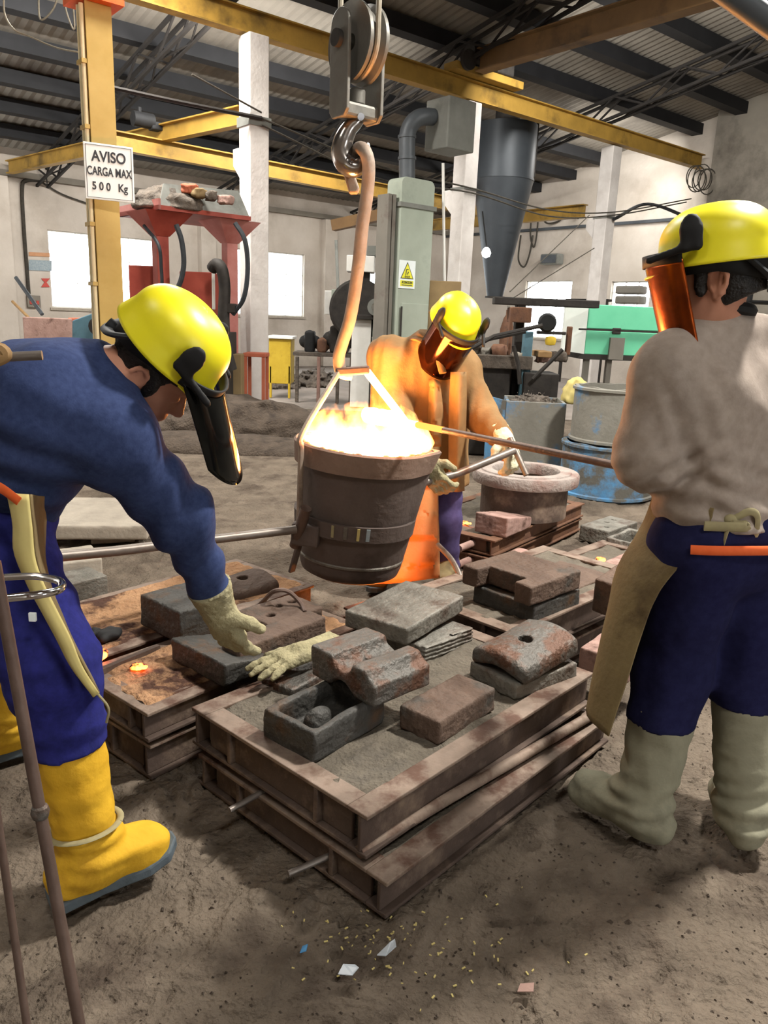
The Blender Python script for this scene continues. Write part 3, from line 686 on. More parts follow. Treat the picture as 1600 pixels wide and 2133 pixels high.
MB().box((-.06, -.03, -.05), (.06, .03, .05), LR, ld(-.17, -.235, .22)).build('trunnion_block', 'ladle_shell', ladle, bevel=.01)
MB().bar(ld(-.19, -.235, .2), ld(-.225, -.215, .03), .03, .012).build('brace', 'ladle_shell', ladle)
h1 = tl + np.array([-.01, -.03, .0])
MB().tube([h1, Yp(430, 1125, 2.95), Yp(240, 1148, 2.62), Yp(80, 1163, 2.40)], .019, 12).build('long_handle', 'steel_bar', ladle, smooth=True)
h2 = ld(.26, .02, .455)
e2 = Yp(1072, 938, 3.62)
MB().tube([h2, Yp(950, 988, 3.5), e2], .018, 12).build('tilting_handle', 'steel_bar', ladle, smooth=True)
MB().tube([e2 + np.array([-.02, .05, .05]), Yp(1097, 990, 3.58)], .015, 10).build('cross_grip', 'steel_bar', ladle, smooth=True)
# flames licking over the melt: a glowing gas body
fm = bpy.data.materials.new('flame'); fm.use_nodes = True; nt = fm.node_tree; N = nt.nodes; L = nt.links; N.remove(N['Principled BSDF'])
tc = N.new('ShaderNodeTexCoord'); mp = N.new('ShaderNodeMapping'); mp.inputs['Scale'].default_value = (1, 1, .45); L.new(tc.outputs['Object'], mp.inputs[0])
nz = N.new('ShaderNodeTexNoise'); nz.inputs['Scale'].default_value = 11; nz.inputs['Detail'].default_value = 4; nz.inputs['Distortion'].default_value = 1.2; L.new(mp.outputs[0], nz.inputs['Vector'])
sp = N.new('ShaderNodeSeparateXYZ'); L.new(tc.outputs['Object'], sp.inputs[0])
hr = N.new('ShaderNodeMapRange'); hr.inputs[1].default_value = 0; hr.inputs[2].default_value = .20; hr.inputs[3].default_value = .16; hr.inputs[4].default_value = -.16; L.new(sp.outputs[2], hr.inputs[0])
ad = N.new('ShaderNodeMath'); ad.operation = 'ADD'; L.new(nz.outputs['Fac'], ad.inputs[0]); L.new(hr.outputs[0], ad.inputs[1])
mr = N.new('ShaderNodeMapRange'); mr.inputs[1].default_value = .50; mr.inputs[2].default_value = .72; mr.inputs[3].default_value = 0; mr.inputs[4].default_value = 120; L.new(ad.outputs[0], mr.inputs[0])
em = N.new('ShaderNodeEmission'); em.inputs[0].default_value = (1, .30, .06, 1); L.new(mr.outputs[0], em.inputs[1]); L.new(em.outputs[0], N['Material Output'].inputs['Volume']); MT['flame'] = fm
fo = MB().lathe([(.0, 0), (.285, 0), (.30, .03), (.24, .13), (.1, .22), (.0, .24)], 32, ld(.02, 0, HT), None).build('flame', 'flame', ladle, loc=ld(.02, 0, HT) - LC, smooth=True)
# hot rod / skimmer held by the right worker
r0, r1 = Yp(812, 873, 3.30), Yp(1300, 973, 2.28)
sk = thing('skimming_rod', 'long iron skimming rod with a white hot tip, held by the right worker', 'rod', r1)
def onrod(t): return r0 + (r1 - r0) * t
MB().tube([onrod(0.02), onrod(.5), onrod(1.08)], .0125, 10).build('shaft', 'rod_dark', sk, smooth=True)
MB().tube([onrod(-.08), onrod(.03), onrod(.16)], [.0135, .0138, .0132], 10).build('glowing_shaft', 'hot_and_glare', sk, smooth=True)
MB().tube([onrod(.15), onrod(.30)], [.0132, .0128], 10).build('red_hot_shaft', 'hot_orange', sk, smooth=True)
tp = Yp(790, 868, 3.31)
tipf = U_([rbx(tp, (.062, .022, .028), .014, rotz(-.1)), cone(tp + np.array([-.05, 0, .01]), tp + np.array([.05, 0, -.012]), .026)], .03)
sdf_obj('hot_tip', Off(tipf, 0, lambda P: .006 * sn(P, 30, 1)), tp - .1, tp + .1, .007, 'hot_and_glare', sk)

# ------------------------------------------------------------------ moulding flasks
def flask(name, lab, o, deg, LA, LB, h, sand='sand', edge=.07, sm=True, m='flask', group=None, skip=(), sandz=-.008, t=.012):
    """open steel moulding box: four channel sides, sand packed inside. Corner o, a side LA along deg, b side LB"""
    F = Fr(o, deg); r = thing(name, lab, 'mould box', F.o, group)
    sides = {'a0': (0, LA, 0, edge, 'y', 0), 'a1': (0, LA, LB - edge, LB, 'y', LB), 'b0': (0, edge, 0, LB, 'x', 0), 'b1': (LA - edge, LA, 0, LB, 'x', LA)}
    for k, (x0, x1, y0, y1, axn, at) in sides.items():
        if k in skip: continue
        mb = MB(); e = edge
        if axn == 'y':
            w0, w1 = (0.02, 0.02 + t) if at == 0 else (LB - .02 - t, LB - .02)
            if at != 0: pass
            tf = MB(); F.box(tf, 0, LA, y0, y1, h - t, h); F.box(mb, 0, LA, y0, y1, 0, t); F.box(mb, 0, LA, w0, w1, t, h - t)
        else:
            w0, w1 = (0.02, 0.02 + t) if at == 0 else (LA - .02 - t, LA - .02)
            tf = MB(); F.box(tf, x0, x1, e, LB - e, h - t - .0005, h - .0005); F.box(mb, x0, x1, e, LB - e, 0, t); F.box(mb, w0, w1, e, LB - e, t, h - t)
            for q in np.linspace(.25, .75, 2): F.box(mb, x0, x1, LB * q - .008, LB * q + .008, t, h - t)
        sc_ = mb.build('side_channel', m, r, bevel=.003); tf.build('top_flange', 'flask_edge' if m == 'flask' else m, sc_, bevel=.003)
    if sm:
        n = 56; mb = MB()
        def g(i, j):
            a = .03 + i * (LA - .06); b = .03 + j * (LB - .06); p = F.p(a, b, h + sandz)
            q = sn(np.array([p], np.float32), 11, 1)[0] * .009 + sn(np.array([p], np.float32), 34, 2)[0] * .004; e = min(a, b, LA - a, LB - b)
            return p + np.array([0, 0, q + (-.010 if e < .045 else 0)])
        mb.grid(g, n, n); mb.build('sand_bed', sand, r, smooth='all', fix=False)
        mb = MB(); F.box(mb, .04, LA - .04, .04, LB - .04, .01, h + sandz - .02); mb.build('packed_sand', sand, r)
    return r, F
A1 = 48.0
f1, F1 = flask('moulding_flask', 'large rusty steel moulding box in the foreground, topmost of its stack', (-.01, 1.655, .125), A1, 1.17, .76, .125)
f1b, F1b = flask('moulding_flask', 'lower steel moulding box under the foreground one, right rail jutting out', (.045, 1.60, .0), A1, 1.19, .80, .105)
# pipe lying along the right side between the boxes
pA = G(748, 1775, .13); pB = G(1245, 1482, .13)
tag(MB().tube(spline([pA, pA * .7 + pB * .3 + np.array([0, 0, .004]), pA * .4 + pB * .6, pB], 6), .017, 12).build('iron_pipe', 'flask_edge', smooth=True), 'bent rusty pipe lying along the right side of the foreground box', 'pipe')
for i, (a, b, z) in enumerate((((478, 1688), (590, 1625), .06), ((600, 1820), (735, 1762), .04))):
    p0, p1 = G(*a, .10 if i == 0 else .05), G(*b, .11 if i == 0 else .06)
    p1 = p0 + (p1 - p0) * 1.0
    tag(MB().tube([p0, p1], .009, 10).build('handling_pin', 'steel_bar', smooth=True), ['upper', 'lower'][i] + ' round pin sticking out of the left side of the foreground box', 'pin')
f2, F2 = flask('moulding_flask', 'sand covered moulding box beside the bending worker, right one of two', (-.70, 2.125, .14), 51, 1.00, .42, .10, sand='sand_warm', sandz=.004)
f2b, F2b = flask('moulding_flask', 'sand covered moulding box farther left, hot crust lumps on it', (-1.00, 2.49, .14), 51, 1.10, .55, .10, sand='sand_warm', sandz=.004)
f2c, _ = flask('moulding_flask', 'lower mould box hidden beneath the sand covered ones', (-.70, 2.14, .0), 51, 1.0, .90, .12, sm=False)
f3, F3 = flask('moulding_flask', 'steel moulding box behind the foreground one, below the right worker elbow', (.53, 2.80, .14), 46, 1.15, .62, .13)
f3b, _ = flask('moulding_flask', 'bottom box under the one behind, near the shovel', (.53, 2.79, 0), 46, 1.15, .62, .12, sm=False)
f4, F4 = flask('moulding_flask', 'orange lit moulding box with two stub pipes beside the middle worker', (.66, 4.34, .10), 54, 1.35, .72, .10, m='rust')
f4b, _ = flask('moulding_flask', 'bottom orange lit moulding box under the one with stub pipes', (.65, 4.33, 0), 54, 1.35, .72, .09, m='rust', sm=False)
for i, (b, c) in enumerate(((.16, .13), (.16, .03), (.55, .13))):
    q = F4.p(-.14, b, c - .08); tag(MB().tube([q, q + F4.R @ np.array([.16, 0, 0])], .022, 12).build('stub_pipe', 'iron_pink', smooth=True), ['upper stub pipe on the orange lit box', 'lower stub pipe on the orange lit box', 'far stub pipe behind the middle worker legs'][i], 'pipe')
f5, F5 = flask('moulding_flask', 'far moulding box on the floor behind the orange lit one at right', (1.15, 3.62, .02), 46, 1.0, .6, .10)

# ------------------------------------------------------------------ iron castings
def casting(name, lab, Fp, deg, LA, LB, z0, h, style='plain', m='iron', tilt=(0, 0), group='grey iron castings lying about', hh=.006, cat='casting'):
    c = np.array([LA / 2, LB / 2, h / 2])
    base = rbx(c, (LA / 2, LB / 2, h / 2), .007)
    if style == 'bowed':
        f0 = rbx(c, (LA / 2, LB / 2, h / 2), .022)
        f = lambda P: f0(np.stack([P[:, 0], P[:, 1], P[:, 2] - .022 * (np.cos((P[:, 1] - LB / 2) / LB * 3.6) - .6) - .018 * (P[:, 0] / LA) ** 2], 1))
        f = Sub_(f, cone((LA * .48, LB * .5, -.2), (LA * .48, LB * .5, .3), .024), .006)
    elif style == 'box':
        inner = rbx((LA / 2, LB / 2, h * .75), (LA / 2 - .035, LB / 2 - .03, h * .55), .012)
        f = U_([Sub_(base, inner, .01), And_(ell((LA * .42, LB * .5, h * .3), (.055, .04, h * .58)), lambda P: -P[:, 2])], .008)
        f1_ = f; f = lambda P: f1_(P) + .012 * np.maximum(0, P[:, 2] - h * .7) / h * (1 + np.sin(P[:, 0] * 25 + P[:, 1] * 12))
    elif style == 'arch':
        g = Sub_(base, cone((-.1, LB * .5, h * 1.10), (LA + .1, LB * .5, h * 1.10), LB * .17), .01)
        g = Sub_(g, cone((-.1, -LB * .02, h * 1.12), (LA + .1, -LB * .02, h * 1.12), LB * .16), .01)
        g = Sub_(g, cone((-.1, LB * .5, -h * .35), (LA + .1, LB * .5, -h * .35), LB * .22), .01)
        f = Sub_(g, cone((LA * .5, LB * .5, -.2), (LA * .5, LB * .5, .3), .022), .005)
    elif style == 'ridge':
        f = lambda P: base(P) - .004 * np.sin(P[:, 2] * 420 + P[:, 0] * 30) * (P[:, 1] < .02)
    elif style == 'wave':
        f = lambda P: base(np.stack([P[:, 0], P[:, 1], P[:, 2] + .02 * np.cos(P[:, 0] / LA * 5.5) - .01], 1))
    elif style == 'slot':
        f = Sub_(base, rbx((LA * .0, LB * .5, h * .5), (LA * .22, LB * .27, h), .004), .004)
    elif style == 'wedge':
        f = And_(base, plane((0, 0, h * .72), nrm((-.28, 0, 1)))) if False else (lambda P: np.maximum(base(P), (P[:, 2] - h + (LA - P[:, 0]) * .0 + P[:, 0] / LA * h * .45) * .9))
    elif style == 'holes':
        f = base
        for q in (.25, .55, .8): f = Sub_(f, cone((LA * q, LB * (.35 + .3 * (q > .5)), h * .6), (LA * q, LB * (.35 + .3 * (q > .5)), h * 2), .018), .006)
    else: f = base
    sd = RNG.randint(0, 3)
    g = lambda P: f(P) - .0018 * sn(P, 22, sd) - .0007 * sn(P, 75, sd + 1)
    o = sdf_obj(name, g, (-.03, -.03, -.03), (LA + .03, LB + .03, h + .05), hh, m, local=True)
    M = Matrix.Translation((Fp[0], Fp[1], z0)) @ Matrix.Rotation(math.radians(deg), 4, 'Z') @ Matrix.Rotation(math.radians(tilt[0]), 4, 'Y') @ Matrix.Rotation(math.radians(tilt[1]), 4, 'X')
    o.matrix_world = M; o.location = M.translation; return tag(o, lab, cat, group)
ZT = .240
casting('open_casting', 'open box shaped iron casting at the front of the foreground moulding box', (-.165, 1.885), 51.7, .31, .21, ZT, .10, 'box', 'iron_dark')
casting('grooved_casting', 'grooved iron casting with a round hole, tilted on the open box casting', (-.005, 2.035), 42.8, .235, .305, ZT + .098, .105, 'arch', 'iron', (-1, -2))
casting('block_casting', 'plain brown iron block on sand in the middle of the foreground box', (.185, 2.005), 50, .305, .15, ZT, .08, 'plain', 'iron_rust')
casting('bowed_casting', 'lower bowed iron plate of the pair at the right of the foreground box', (.455, 2.30), 38, .32, .22, ZT, .06, 'plain', 'iron_light', (0, 0))
casting('bowed_casting', 'upper bowed iron plate with a hole in its middle', (.480, 2.295), 44, .325, .235, ZT + .068, .062, 'bowed', 'iron', (-2, 1))
casting('ridged_casting', 'iron block with a ridged side under the smooth grey plate', (.170, 2.555), 48, .29, .27, ZT, .062, 'ridge', 'iron_light', hh=.0045)
casting('plate_casting', 'smooth thick grey iron plate on top of the ridged block', (.10, 2.535), 56, .42, .28, ZT + .075, .068, 'plain', 'iron_light', (-1, 0))
casting('block_casting', 'low grey block partly under the empty glove', (-.275, 2.27), 55, .215, .14, ZT - .03, .055, 'plain', 'iron')
zt2 = .242
casting('block_casting', 'dark iron block with a plain face behind the reaching glove', (-.735, 2.63), 50, .24, .26, zt2, .13, 'plain', 'iron_dark')
casting('arched_casting', 'dark arched casting held by the reaching glove', (-.50, 2.30), 50, .20, .30, zt2 + .004, .085, 'wedge', 'iron_dark')
casting('holed_casting', 'brown iron block with a round hole behind the reaching glove', (-.41, 2.62), 48, .28, .19, zt2, .10, 'holes', 'iron_rust')
casting('long_casting', 'long dark angle casting standing behind the holed block', (-.20, 2.72), 140, .10, .42, zt2 - .1, .20, 'plain', 'iron_rust')
casting('round_casting', 'rounded rusty casting with a red hot edge beyond the reaching arm', (-.62, 3.10), 45, .24, .24, .12, .16, 'bowed', 'iron_rust')
casting('notched_casting', 'wide iron casting with two square notches, upper of the pair behind', (.60, 2.90), 44, .36, .36, .345, .085, 'slot', 'iron_rust')
casting('notched_casting', 'lower iron block beneath the wide notched casting', (.625, 2.93), 44, .34, .32, .258, .08, 'plain', 'iron_dark')
casting('curved_casting', 'brown curved casting standing between the notched casting and the apron', (1.02, 3.02), 40, .34, .16, .258, .15, 'wave', 'iron_rust')
casting('brick_casting', 'pale brick shaped casting beside the apron of the right worker', (.93, 2.62), 52, .22, .20, .16, .09, 'plain', 'iron_pink', hh=.007)
casting('flat_casting', 'flat plate with two holes behind the notched castings', (.90, 3.35), 48, .34, .28, .0, .27, 'holes', 'iron_rust')
casting('broken_casting', 'jagged red lit casting between the orange box and the notched castings', (.74, 3.90), 40, .26, .16, .0, .20, 'wave', 'iron_pink')
casting('wedge_casting', 'wedge shaped casting on the orange lit moulding box', (.735, 4.40), 55, .34, .22, .202, .125, 'wedge', 'iron_pink')
casting('red_block', 'red brown block at the right edge beside the apron', (1.33, 3.72), 48, .26, .22, .12, .13, 'plain', 'iron_pink')
casting('channel_casting', 'grey channel shaped casting on the far floor at right', (1.62, 4.55), 50, .34, .26, .0, .15, 'box', 'iron_light')
casting('flat_casting', 'grey holed plate leaning on far floor at right', (1.52, 5.0), 46, .42, .22, .0, .11, 'holes', 'iron_light')
casting('flat_casting', 'pale grey plate behind the channel casting', (1.95, 4.95), 40, .4, .2, .0, .14, 'wave', 'iron_light')
# blocks at left under the ladle handle
casting('stone_slab', 'pale concrete slab behind the bending worker sleeve', G(85, 1105, 0.12), 8, .62, .75, .06, .09, 'plain', 'stone', hh=.012, cat='slab', group=None)
casting('block_casting', 'small pale block on the floor in front of the concrete slab', G(190, 1135), 20, .26, .22, 0, .11, 'plain', 'stone')
casting('block_casting', 'worn block with a groove left of the bending worker sleeve', G(92, 1235), 35, .30, .22, 0, .16, 'arch', 'stone')
casting('block_casting', 'square block nearest the bent chrome handle', G(140, 1262), 48, .22, .2, 0, .11, 'plain', 'iron_light')
# hot and burnt crust on the sand box
def lumps(name, lab, c, n, spread, size, m, cat='slag'):
    r = []
    for i in range(n):
        p = np.array(c) + np.array([RNG.uniform(-1, 1) * spread[0], RNG.uniform(-1, 1) * spread[1], 0]); s = size * (.6 + .7 * RNG.rand())
        r.append(ell(p + np.array([0, 0, s * .25]), (s, s * (.6 + .5 * RNG.rand()), s * .5), rotz(RNG.rand() * 3)))
    lo, hi = bounds([np.array(c) - np.array([*spread, 0]), np.array(c) + np.array([*spread, 0])], size * 1.5)
    return tag(sdf_obj(name, Off(U_(r, .01), 0, lambda P: .006 * sn(P, 40, 1)), lo, hi, .006, m, loc=c), lab, cat)
lumps('slag_lump', 'black burnt crust lump on the left sand box', G(210, 1330, .25), 7, (.05, .05), .035, 'black')
lumps('slag_lump', 'black crust with a faint red glow near the apron edge', G(185, 1370, .25), 6, (.04, .05), .03, 'ember')
lumps('slag_lump', 'small glowing ember patch on the front sand box', G(288, 1392, .25), 4, (.03, .015), .018, 'ember')
lumps('slag_lump', 'glowing ember spill on far moulding box', G(1245, 1168, .12), 3, (.03, .02), .02, 'ember')
lumps('slag_lump', 'tiny ember beside the flange of the round mould', G(968, 1090, .205), 3, (.03, .02), .018, 'ember')
tag(MB().bar(G(195, 1405, .25), G(330, 1348, .25), .02, .02).build('iron_bar', 'flask'), 'thin iron bar lying across the two sand boxes', 'bar')
tag(MB().tube(spline([G(500, 1280, .28), G(540, 1260, .30), G(570, 1232, .40), G(600, 1232, .40), G(625, 1255, .36), G(635, 1275, .34)], 6), .009, 8).build('bent_rod', 'rod_dark', smooth=True), 'bent dark rod hooped over the holed casting', 'rod')
# glowing open mould behind the ladle
hm, FH = flask('moulding_flask', 'freshly poured mould glowing behind the ladle', (.0, 3.36, 0), 44, .34, .26, .06, m='rust')
MB().lathe([(0, 0), (.11, 0), (.12, .012), (.09, .03), (0, .035)], 20, FH.p(.17, .13, .045)).build('poured_metal', 'hot_mould', hm, smooth=True)
# shovel
sh = thing('shovel', 'small shovel with a bent steel handle leaning beside the moulding boxes', 'shovel', G(970, 1250, .1))
MB().tube(spline([Yp(912, 1135, 3.75), Yp(940, 1165, 3.62), Yp(958, 1200, 3.5), Yp(965, 1232, 3.42)], 6), .014, 10).build('handle', 'steel_bar', sh, smooth=True)
b0 = Yp(965, 1228, 3.42); b1 = Yp(985, 1268, 3.26)
def blade(i, j):
    c = b0 + (b1 - b0) * j; w = (.05 + .04 * math.sin(min(1, j * 1.3) * PI / 2)) * (2 * i - 1)
    return c + np.array([w, .25 * w, 0.02 * (2 * i - 1) ** 2 + .02])
MB().grid(blade, 8, 8).build('blade', 'iron_light', sh, smooth=True, solid=.005)
# litter and loose bits on the floor
def scrap(name, lab, px, m, pts, z=.012):
    c = G(*px); b = MB(); n = len(pts); b.add([c + np.array([x, y, z + .004 * ((i * 7) % 3)]) for i, (x, y) in enumerate(pts)], [tuple(range(n))]); return tag(b.build(name, m, fix=False, solid=.002), lab, 'litter')
scrap('plastic_scrap', 'clear plastic scrap on the floor, upper one', (803, 1985), 'plastic_bag', [(-.02, -.02), (.0, -.025), (.025, .0), (.022, .03), (.01, .015)])
scrap('plastic_scrap', 'crumpled clear plastic scrap on the floor, lower one', (725, 2030), 'plastic_bag', [(-.022, -.012), (.01, -.018), (.024, .0), (.015, .016), (-.012, .012)])
scrap('blue_scrap', 'tiny blue scrap on the floor left of the plastic', (633, 1987), 'blue_bit', [(-.008, -.01), (.006, -.008), (.008, .008), (-.004, .01)])
scrap('pink_scrap', 'small pink scrap trodden into the floor', (1094, 2068), 'iron_pink', [(-.02, -.01), (.015, -.012), (.02, .008), (-.01, .012)])
peb = MB(); nP = 2600
pxs, pys = RNG.uniform(-1.1, 1.4, nP), RNG.uniform(.9, 2.9, nP); pzs = fnoise(pxs.copy(), pys.copy()) - .012
for k in range(nP):
    x, y, zz = pxs[k], pys[k], float(pzs[k]); s = RNG.uniform(.0015, .0055) * (1 if RNG.rand() < .93 else 1.8)
    R = rotz(RNG.rand() * 6); q = np.array([(-1, -1, -.4), (1, -.8, -.4), (.8, 1, -.4), (-.9, .7, -.4), (0, 0, .8)]) * s * np.array([1, RNG.uniform(.5, 1), .8])
    peb.add(q @ R.T + np.array([x, y, zz + s * .3]), [(0, 1, 4), (1, 2, 4), (2, 3, 4), (3, 0, 4), (3, 2, 1, 0)])
tag(peb.build('grit', 'soil', fix=False), 'loose dark grit and crumbs of sand scattered on the floor', 'grit', kind='stuff')
chips = MB()
for k in range(90):
    c = G(RNG.normal(840, 140), RNG.normal(1960, 60)); s = RNG.uniform(.002, .005); R = rotz(RNG.rand() * 6)
    chips.add(np.array([(-s, -s * .4, 0), (s, -s * .4, 0), (s, s * .4, 0), (-s, s * .4, 0), (-s, -s * .4, .002), (s, -s * .4, .002), (s, s * .4, .002), (-s, s * .4, .002)]) @ R.T + c + np.array([0, 0, .0]), [(4, 5, 6, 7), (0, 1, 5, 4), (1, 2, 6, 5), (2, 3, 7, 6), (3, 0, 4, 7)])
tag(chips.build('wood_chips', 'leather_cream', fix=False), 'pale wood chips scattered in front of the foreground box', 'chips', kind='stuff')
# foreground rods at the left edge
rr = thing('tool_rod', 'long rusty iron rod leaning in the left foreground with a welded knob', 'rod', G(165, 2133, .0))
q0, q1 = Yp(-12, 1170, .98), Yp(168, 2150, .90)
MB().tube([q0, q1 + (q1 - q0) * .55], .0085, 10).build('rod_shaft', 'rod_dark', rr, smooth=True)
kn = q0 + (q1 - q0) * .51
MB().lathe([(0, -.014), (.011, -.008), (.013, 0), (.011, .008), (0, .014)], 12, kn).build('weld_knob', 'iron', rr, smooth=True)
q0, q1 = Yp(-14, 1640, 1.02), Yp(58, 2150, .95)
tag(MB().tube([q0 + (q0 - q1) * .5, q1 + (q1 - q0) * .6], .006, 10).build('tool_rod', 'rod_dark', smooth=True), 'thinner rusty rod at the far left edge of the foreground', 'rod')
tag(MB().tube(spline([Yp(-30, 1252, 1.05), Yp(15, 1246, 1.05), Yp(85, 1238, 1.06), Yp(124, 1228, 1.09), Yp(126, 1212, 1.13), Yp(95, 1203, 1.16), Yp(60, 1200, 1.2), Yp(-40, 1205, 1.25)], 6), .0062, 10).build('bent_wire_hook', 'chrome', smooth=True), 'shiny bent wire hook in front of the blue trousers', 'hook')
tw = thing('rod_tool', 'worn rod end poking in over the navy sleeve at left edge', 'handle', Yp(0, 745, .95))
MB().tube([Yp(-60, 747, .95), Yp(88, 740, .97)], .006, 10).build('rod_end', 'steel_bar', tw, smooth=True)
MB().tube(spline([Yp(-30, 735, .95), Yp(0, 727, .95), Yp(12, 740, .95), Yp(-10, 752, .95)], 4), .008, 8).build('wire_tie', 'wood', tw, smooth=True)
tag(MB().tube([Yp(1165, -270, 1.72), Yp(1525, -10, 1.55), Yp(1625, 62, 1.5), Yp(1925, 278, 1.36)], .022, 14).build('overhead_tube', 'duct_grey', smooth=True), 'dark tube with an orange lit edge in the top right corner', 'tube')
# ------------------------------------------------------------------ middle distance and background things
def proj(p):
    c = CM.T @ (np.asarray(p, float) - CPOS); return 800 + FPX * c[0] / c[2], 1066.5 - FPX * c[1] / c[2]
def along(p, d, x):
    """how far from p along d until the picture column x"""
    lo, hi = -6.0, 6.0; s = 1 if proj(p + d * .1)[0] > proj(p)[0] else -1
    for _ in range(50):
        m = (lo + hi) / 2
        if (proj(p + d * m)[0] - x) * s > 0: hi = m
        else: lo = m
    return lo
Z3 = np.array([0, 0, 1.0])
def ubox(mb, p, du, dv, z0, z1):
    """building aligned box from p by du along U, dv along V"""
    u, v = uv(np.asarray(p)); u0, u1 = sorted((u, u + du)); v0, v1 = sorted((v, v + dv)); return mb.box((u0, v0, z0), (u1, v1, z1), RU)
# yellow post with sign
px0 = Yp(218, 500, 6.5)
yp = thing('yellow_post', 'yellow painted steel post with conduits carrying the load notice', 'post', (px0[0], px0[1], 0))
mb = MB(); u0, v0 = uv(px0)
mb.box((u0 - .10, v0 - .09, 0), (u0 + .10, v0 - .075, 3.62), RU); mb.box((u0 - .10, v0 + .075, 0), (u0 + .10, v0 + .09, 3.62), RU); mb.box((u0 - .01, v0 - .08, 0), (u0 + .01, v0 + .08, 3.62), RU)
mb.build('post_section', 'yellow_post', yp, bevel=.004)
MB().box((u0 - .17, v0 - .17, 3.62), (u0 + .17, v0 + .17, 3.66), RU).build('cap_plate', 'orange_web', yp)
for i, (du, dv) in enumerate(((-.115, -.055), (-.115, .0))):
    a = W(u0 + du, v0 + dv, .1); MB().tube([a, a + Z3 * 3.5], .018, 10).build('conduit', 'conduit_cream', yp, smooth=True)
for z in (.6, 1.6, 2.05, 2.75, 3.2): MB().box((u0 - .14, v0 - .085, z), (u0 - .09, v0 + .03, z + .03), RU).build('conduit_clip', 'yellow_post', yp)
s0, s1, s2 = Yp(189, 311, 6.32), Yp(264, 323, 6.32), Yp(199, 401, 6.32)
sx = nrm(U * .98 - V * .2); q = W(u0 + .0, v0 - .13, 0)
sc0 = Yp(228, 360, 6.3); sw, shh = .36, .40
sg = thing('load_notice', 'white notice reading maximum load 500 kg fixed to the yellow post', 'sign', sc0)
nx = nrm(np.cross(sx, Z3))
def sp_(a, b, c=0): return sc0 + sx * a + Z3 * b + nx * c
MB().prism([sp_(-sw / 2, -shh / 2), sp_(sw / 2, -shh / 2), sp_(sw / 2, shh / 2), sp_(-sw / 2, shh / 2)], (0, 0, 0), -nx * .012).build('sign_plate', 'sign_white', sg, bevel=.004)
fr = MB()
for a, b, c, d in ((-.165, -.185, .165, -.185), (-.165, .185, .165, .185), (-.165, -.185, -.165, .185), (.165, -.185, .165, .185)): fr.bar(sp_(a, b, .001), sp_(c, d, .001), .003, .003)
fr.build('sign_border', 'ink_soft', sg)
text('lettering', 'AVISO', .105, sp_(0, .105, .002), sx, Z3, 'ink', sg, sx=.85)
text('lettering', 'CARGA MAX', .085, sp_(0, .0, .002), sx, Z3, 'ink', sg, sx=.66)
text('lettering', '5 0 0   Kg', .08, sp_(0, -.105, .002), sx, Z3, 'ink', sg, sx=.82)
MB().bar(sp_(-.1, .12, -.02), W(u0, v0 - .09, (sp_(0, .12))[2]), .03, .02).build('sign_bracket', 'yellow_post', sg)

# red moulding machine
Cn = Yp(330, 436, 9.3); LU = along(Cn, U, 523); LV = along(Cn, V, 247); zt = Cn[2]
rm = thing('moulding_machine', 'red moulding machine with twin posts and a grey tray of debris on top', 'machine', (Cn[0], Cn[1], 0))
mb = MB(); ubox(mb, Cn, LU, LV, zt, zt + .05); mb.build('tray_floor', 'machine_red', rm)
mb = MB(); mb.prism([Cn + Z3 * .0, Cn + U * LU + Z3 * 0, Cn + U * (LU - .12) + Z3 * .34 + V * .1, Cn + U * .12 + Z3 * .30 + V * .1], (0, 0, 0), V * .03); mb.build('tray_panel', 'panel_grey', rm)
mb = MB(); mb.prism([Cn, Cn + V * LV, Cn + V * LV + Z3 * .12, Cn + Z3 * .12], (0, 0, 0), U * .03); mb.build('tray_end', 'machine_pink', rm)
for px_, w in ((332, .17), (478, .17)):
    c = Cn + U * along(Cn + V * .35, U, px_) + V * .35; c[2] = 0
    h = MB(); t0, t1 = w * 1.7, w * .5
    tv = [c + U * a * t0 + V * b * t0 + Z3 * zt for a, b in ((-1, -1), (1, -1), (1, 1), (-1, 1))] + [c + U * a * t1 + V * b * t1 + Z3 * (zt - .26) for a, b in ((-1, -1), (1, -1), (1, 1), (-1, 1))]
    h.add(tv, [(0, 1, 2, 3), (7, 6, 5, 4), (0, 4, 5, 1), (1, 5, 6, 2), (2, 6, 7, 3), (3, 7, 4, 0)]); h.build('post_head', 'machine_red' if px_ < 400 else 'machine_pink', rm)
    u_, v_ = uv(c); MB().box((u_ - w * .45, v_ - w * .45, 0), (u_ + w * .45, v_ + w * .45, zt - .25), RU).build('post', 'machine_red' if px_ < 400 else 'machine_pink', rm, bevel=.01)
def ybox(name, m, x0, x1, y0, y1, Y, dep, parent, z0=None, bevel=.01, ang=0.0):
    """upright box whose front face fills the picture rectangle at distance Y; runs back by dep"""
    a = Yp(x0, (y0 + y1) / 2, Y); b = Yp(x1, (y0 + y1) / 2, Y); zt_ = Yp((x0 + x1) / 2, y0, Y)[2]; zb = Yp((x0 + x1) / 2, y1, Y)[2] if z0 is None else z0
    return MB().box((a[0], Y, zb), (b[0], Y + dep, zt_)).build(name, m, parent, bevel=bevel)
ybox('red_cabinet', 'machine_red', 272, 328, 553, 800, 9.75, .5, rm, 0)
ybox('red_cabinet', 'machine_red', 375, 442, 566, 690, 9.6, .5, rm)
ybox('cabinet_edge', 'white_paint', 441, 447, 563, 645, 9.58, .04, rm)
ybox('base_block', 'dark_iron', 300, 470, 690, 800, 9.55, .7, rm, 0)
def tpx(pts, r, name, m, parent, n=8, k=6): return MB().tube(spline([Yp(*p) for p in pts], k), r, n).build(name, m, parent, smooth=True)
tpx([(367, 468, 9.25), (378, 500, 9.25), (383, 545, 9.25), (378, 580, 9.25), (368, 605, 9.25)], .03, 'hose', 'rubber', rm)
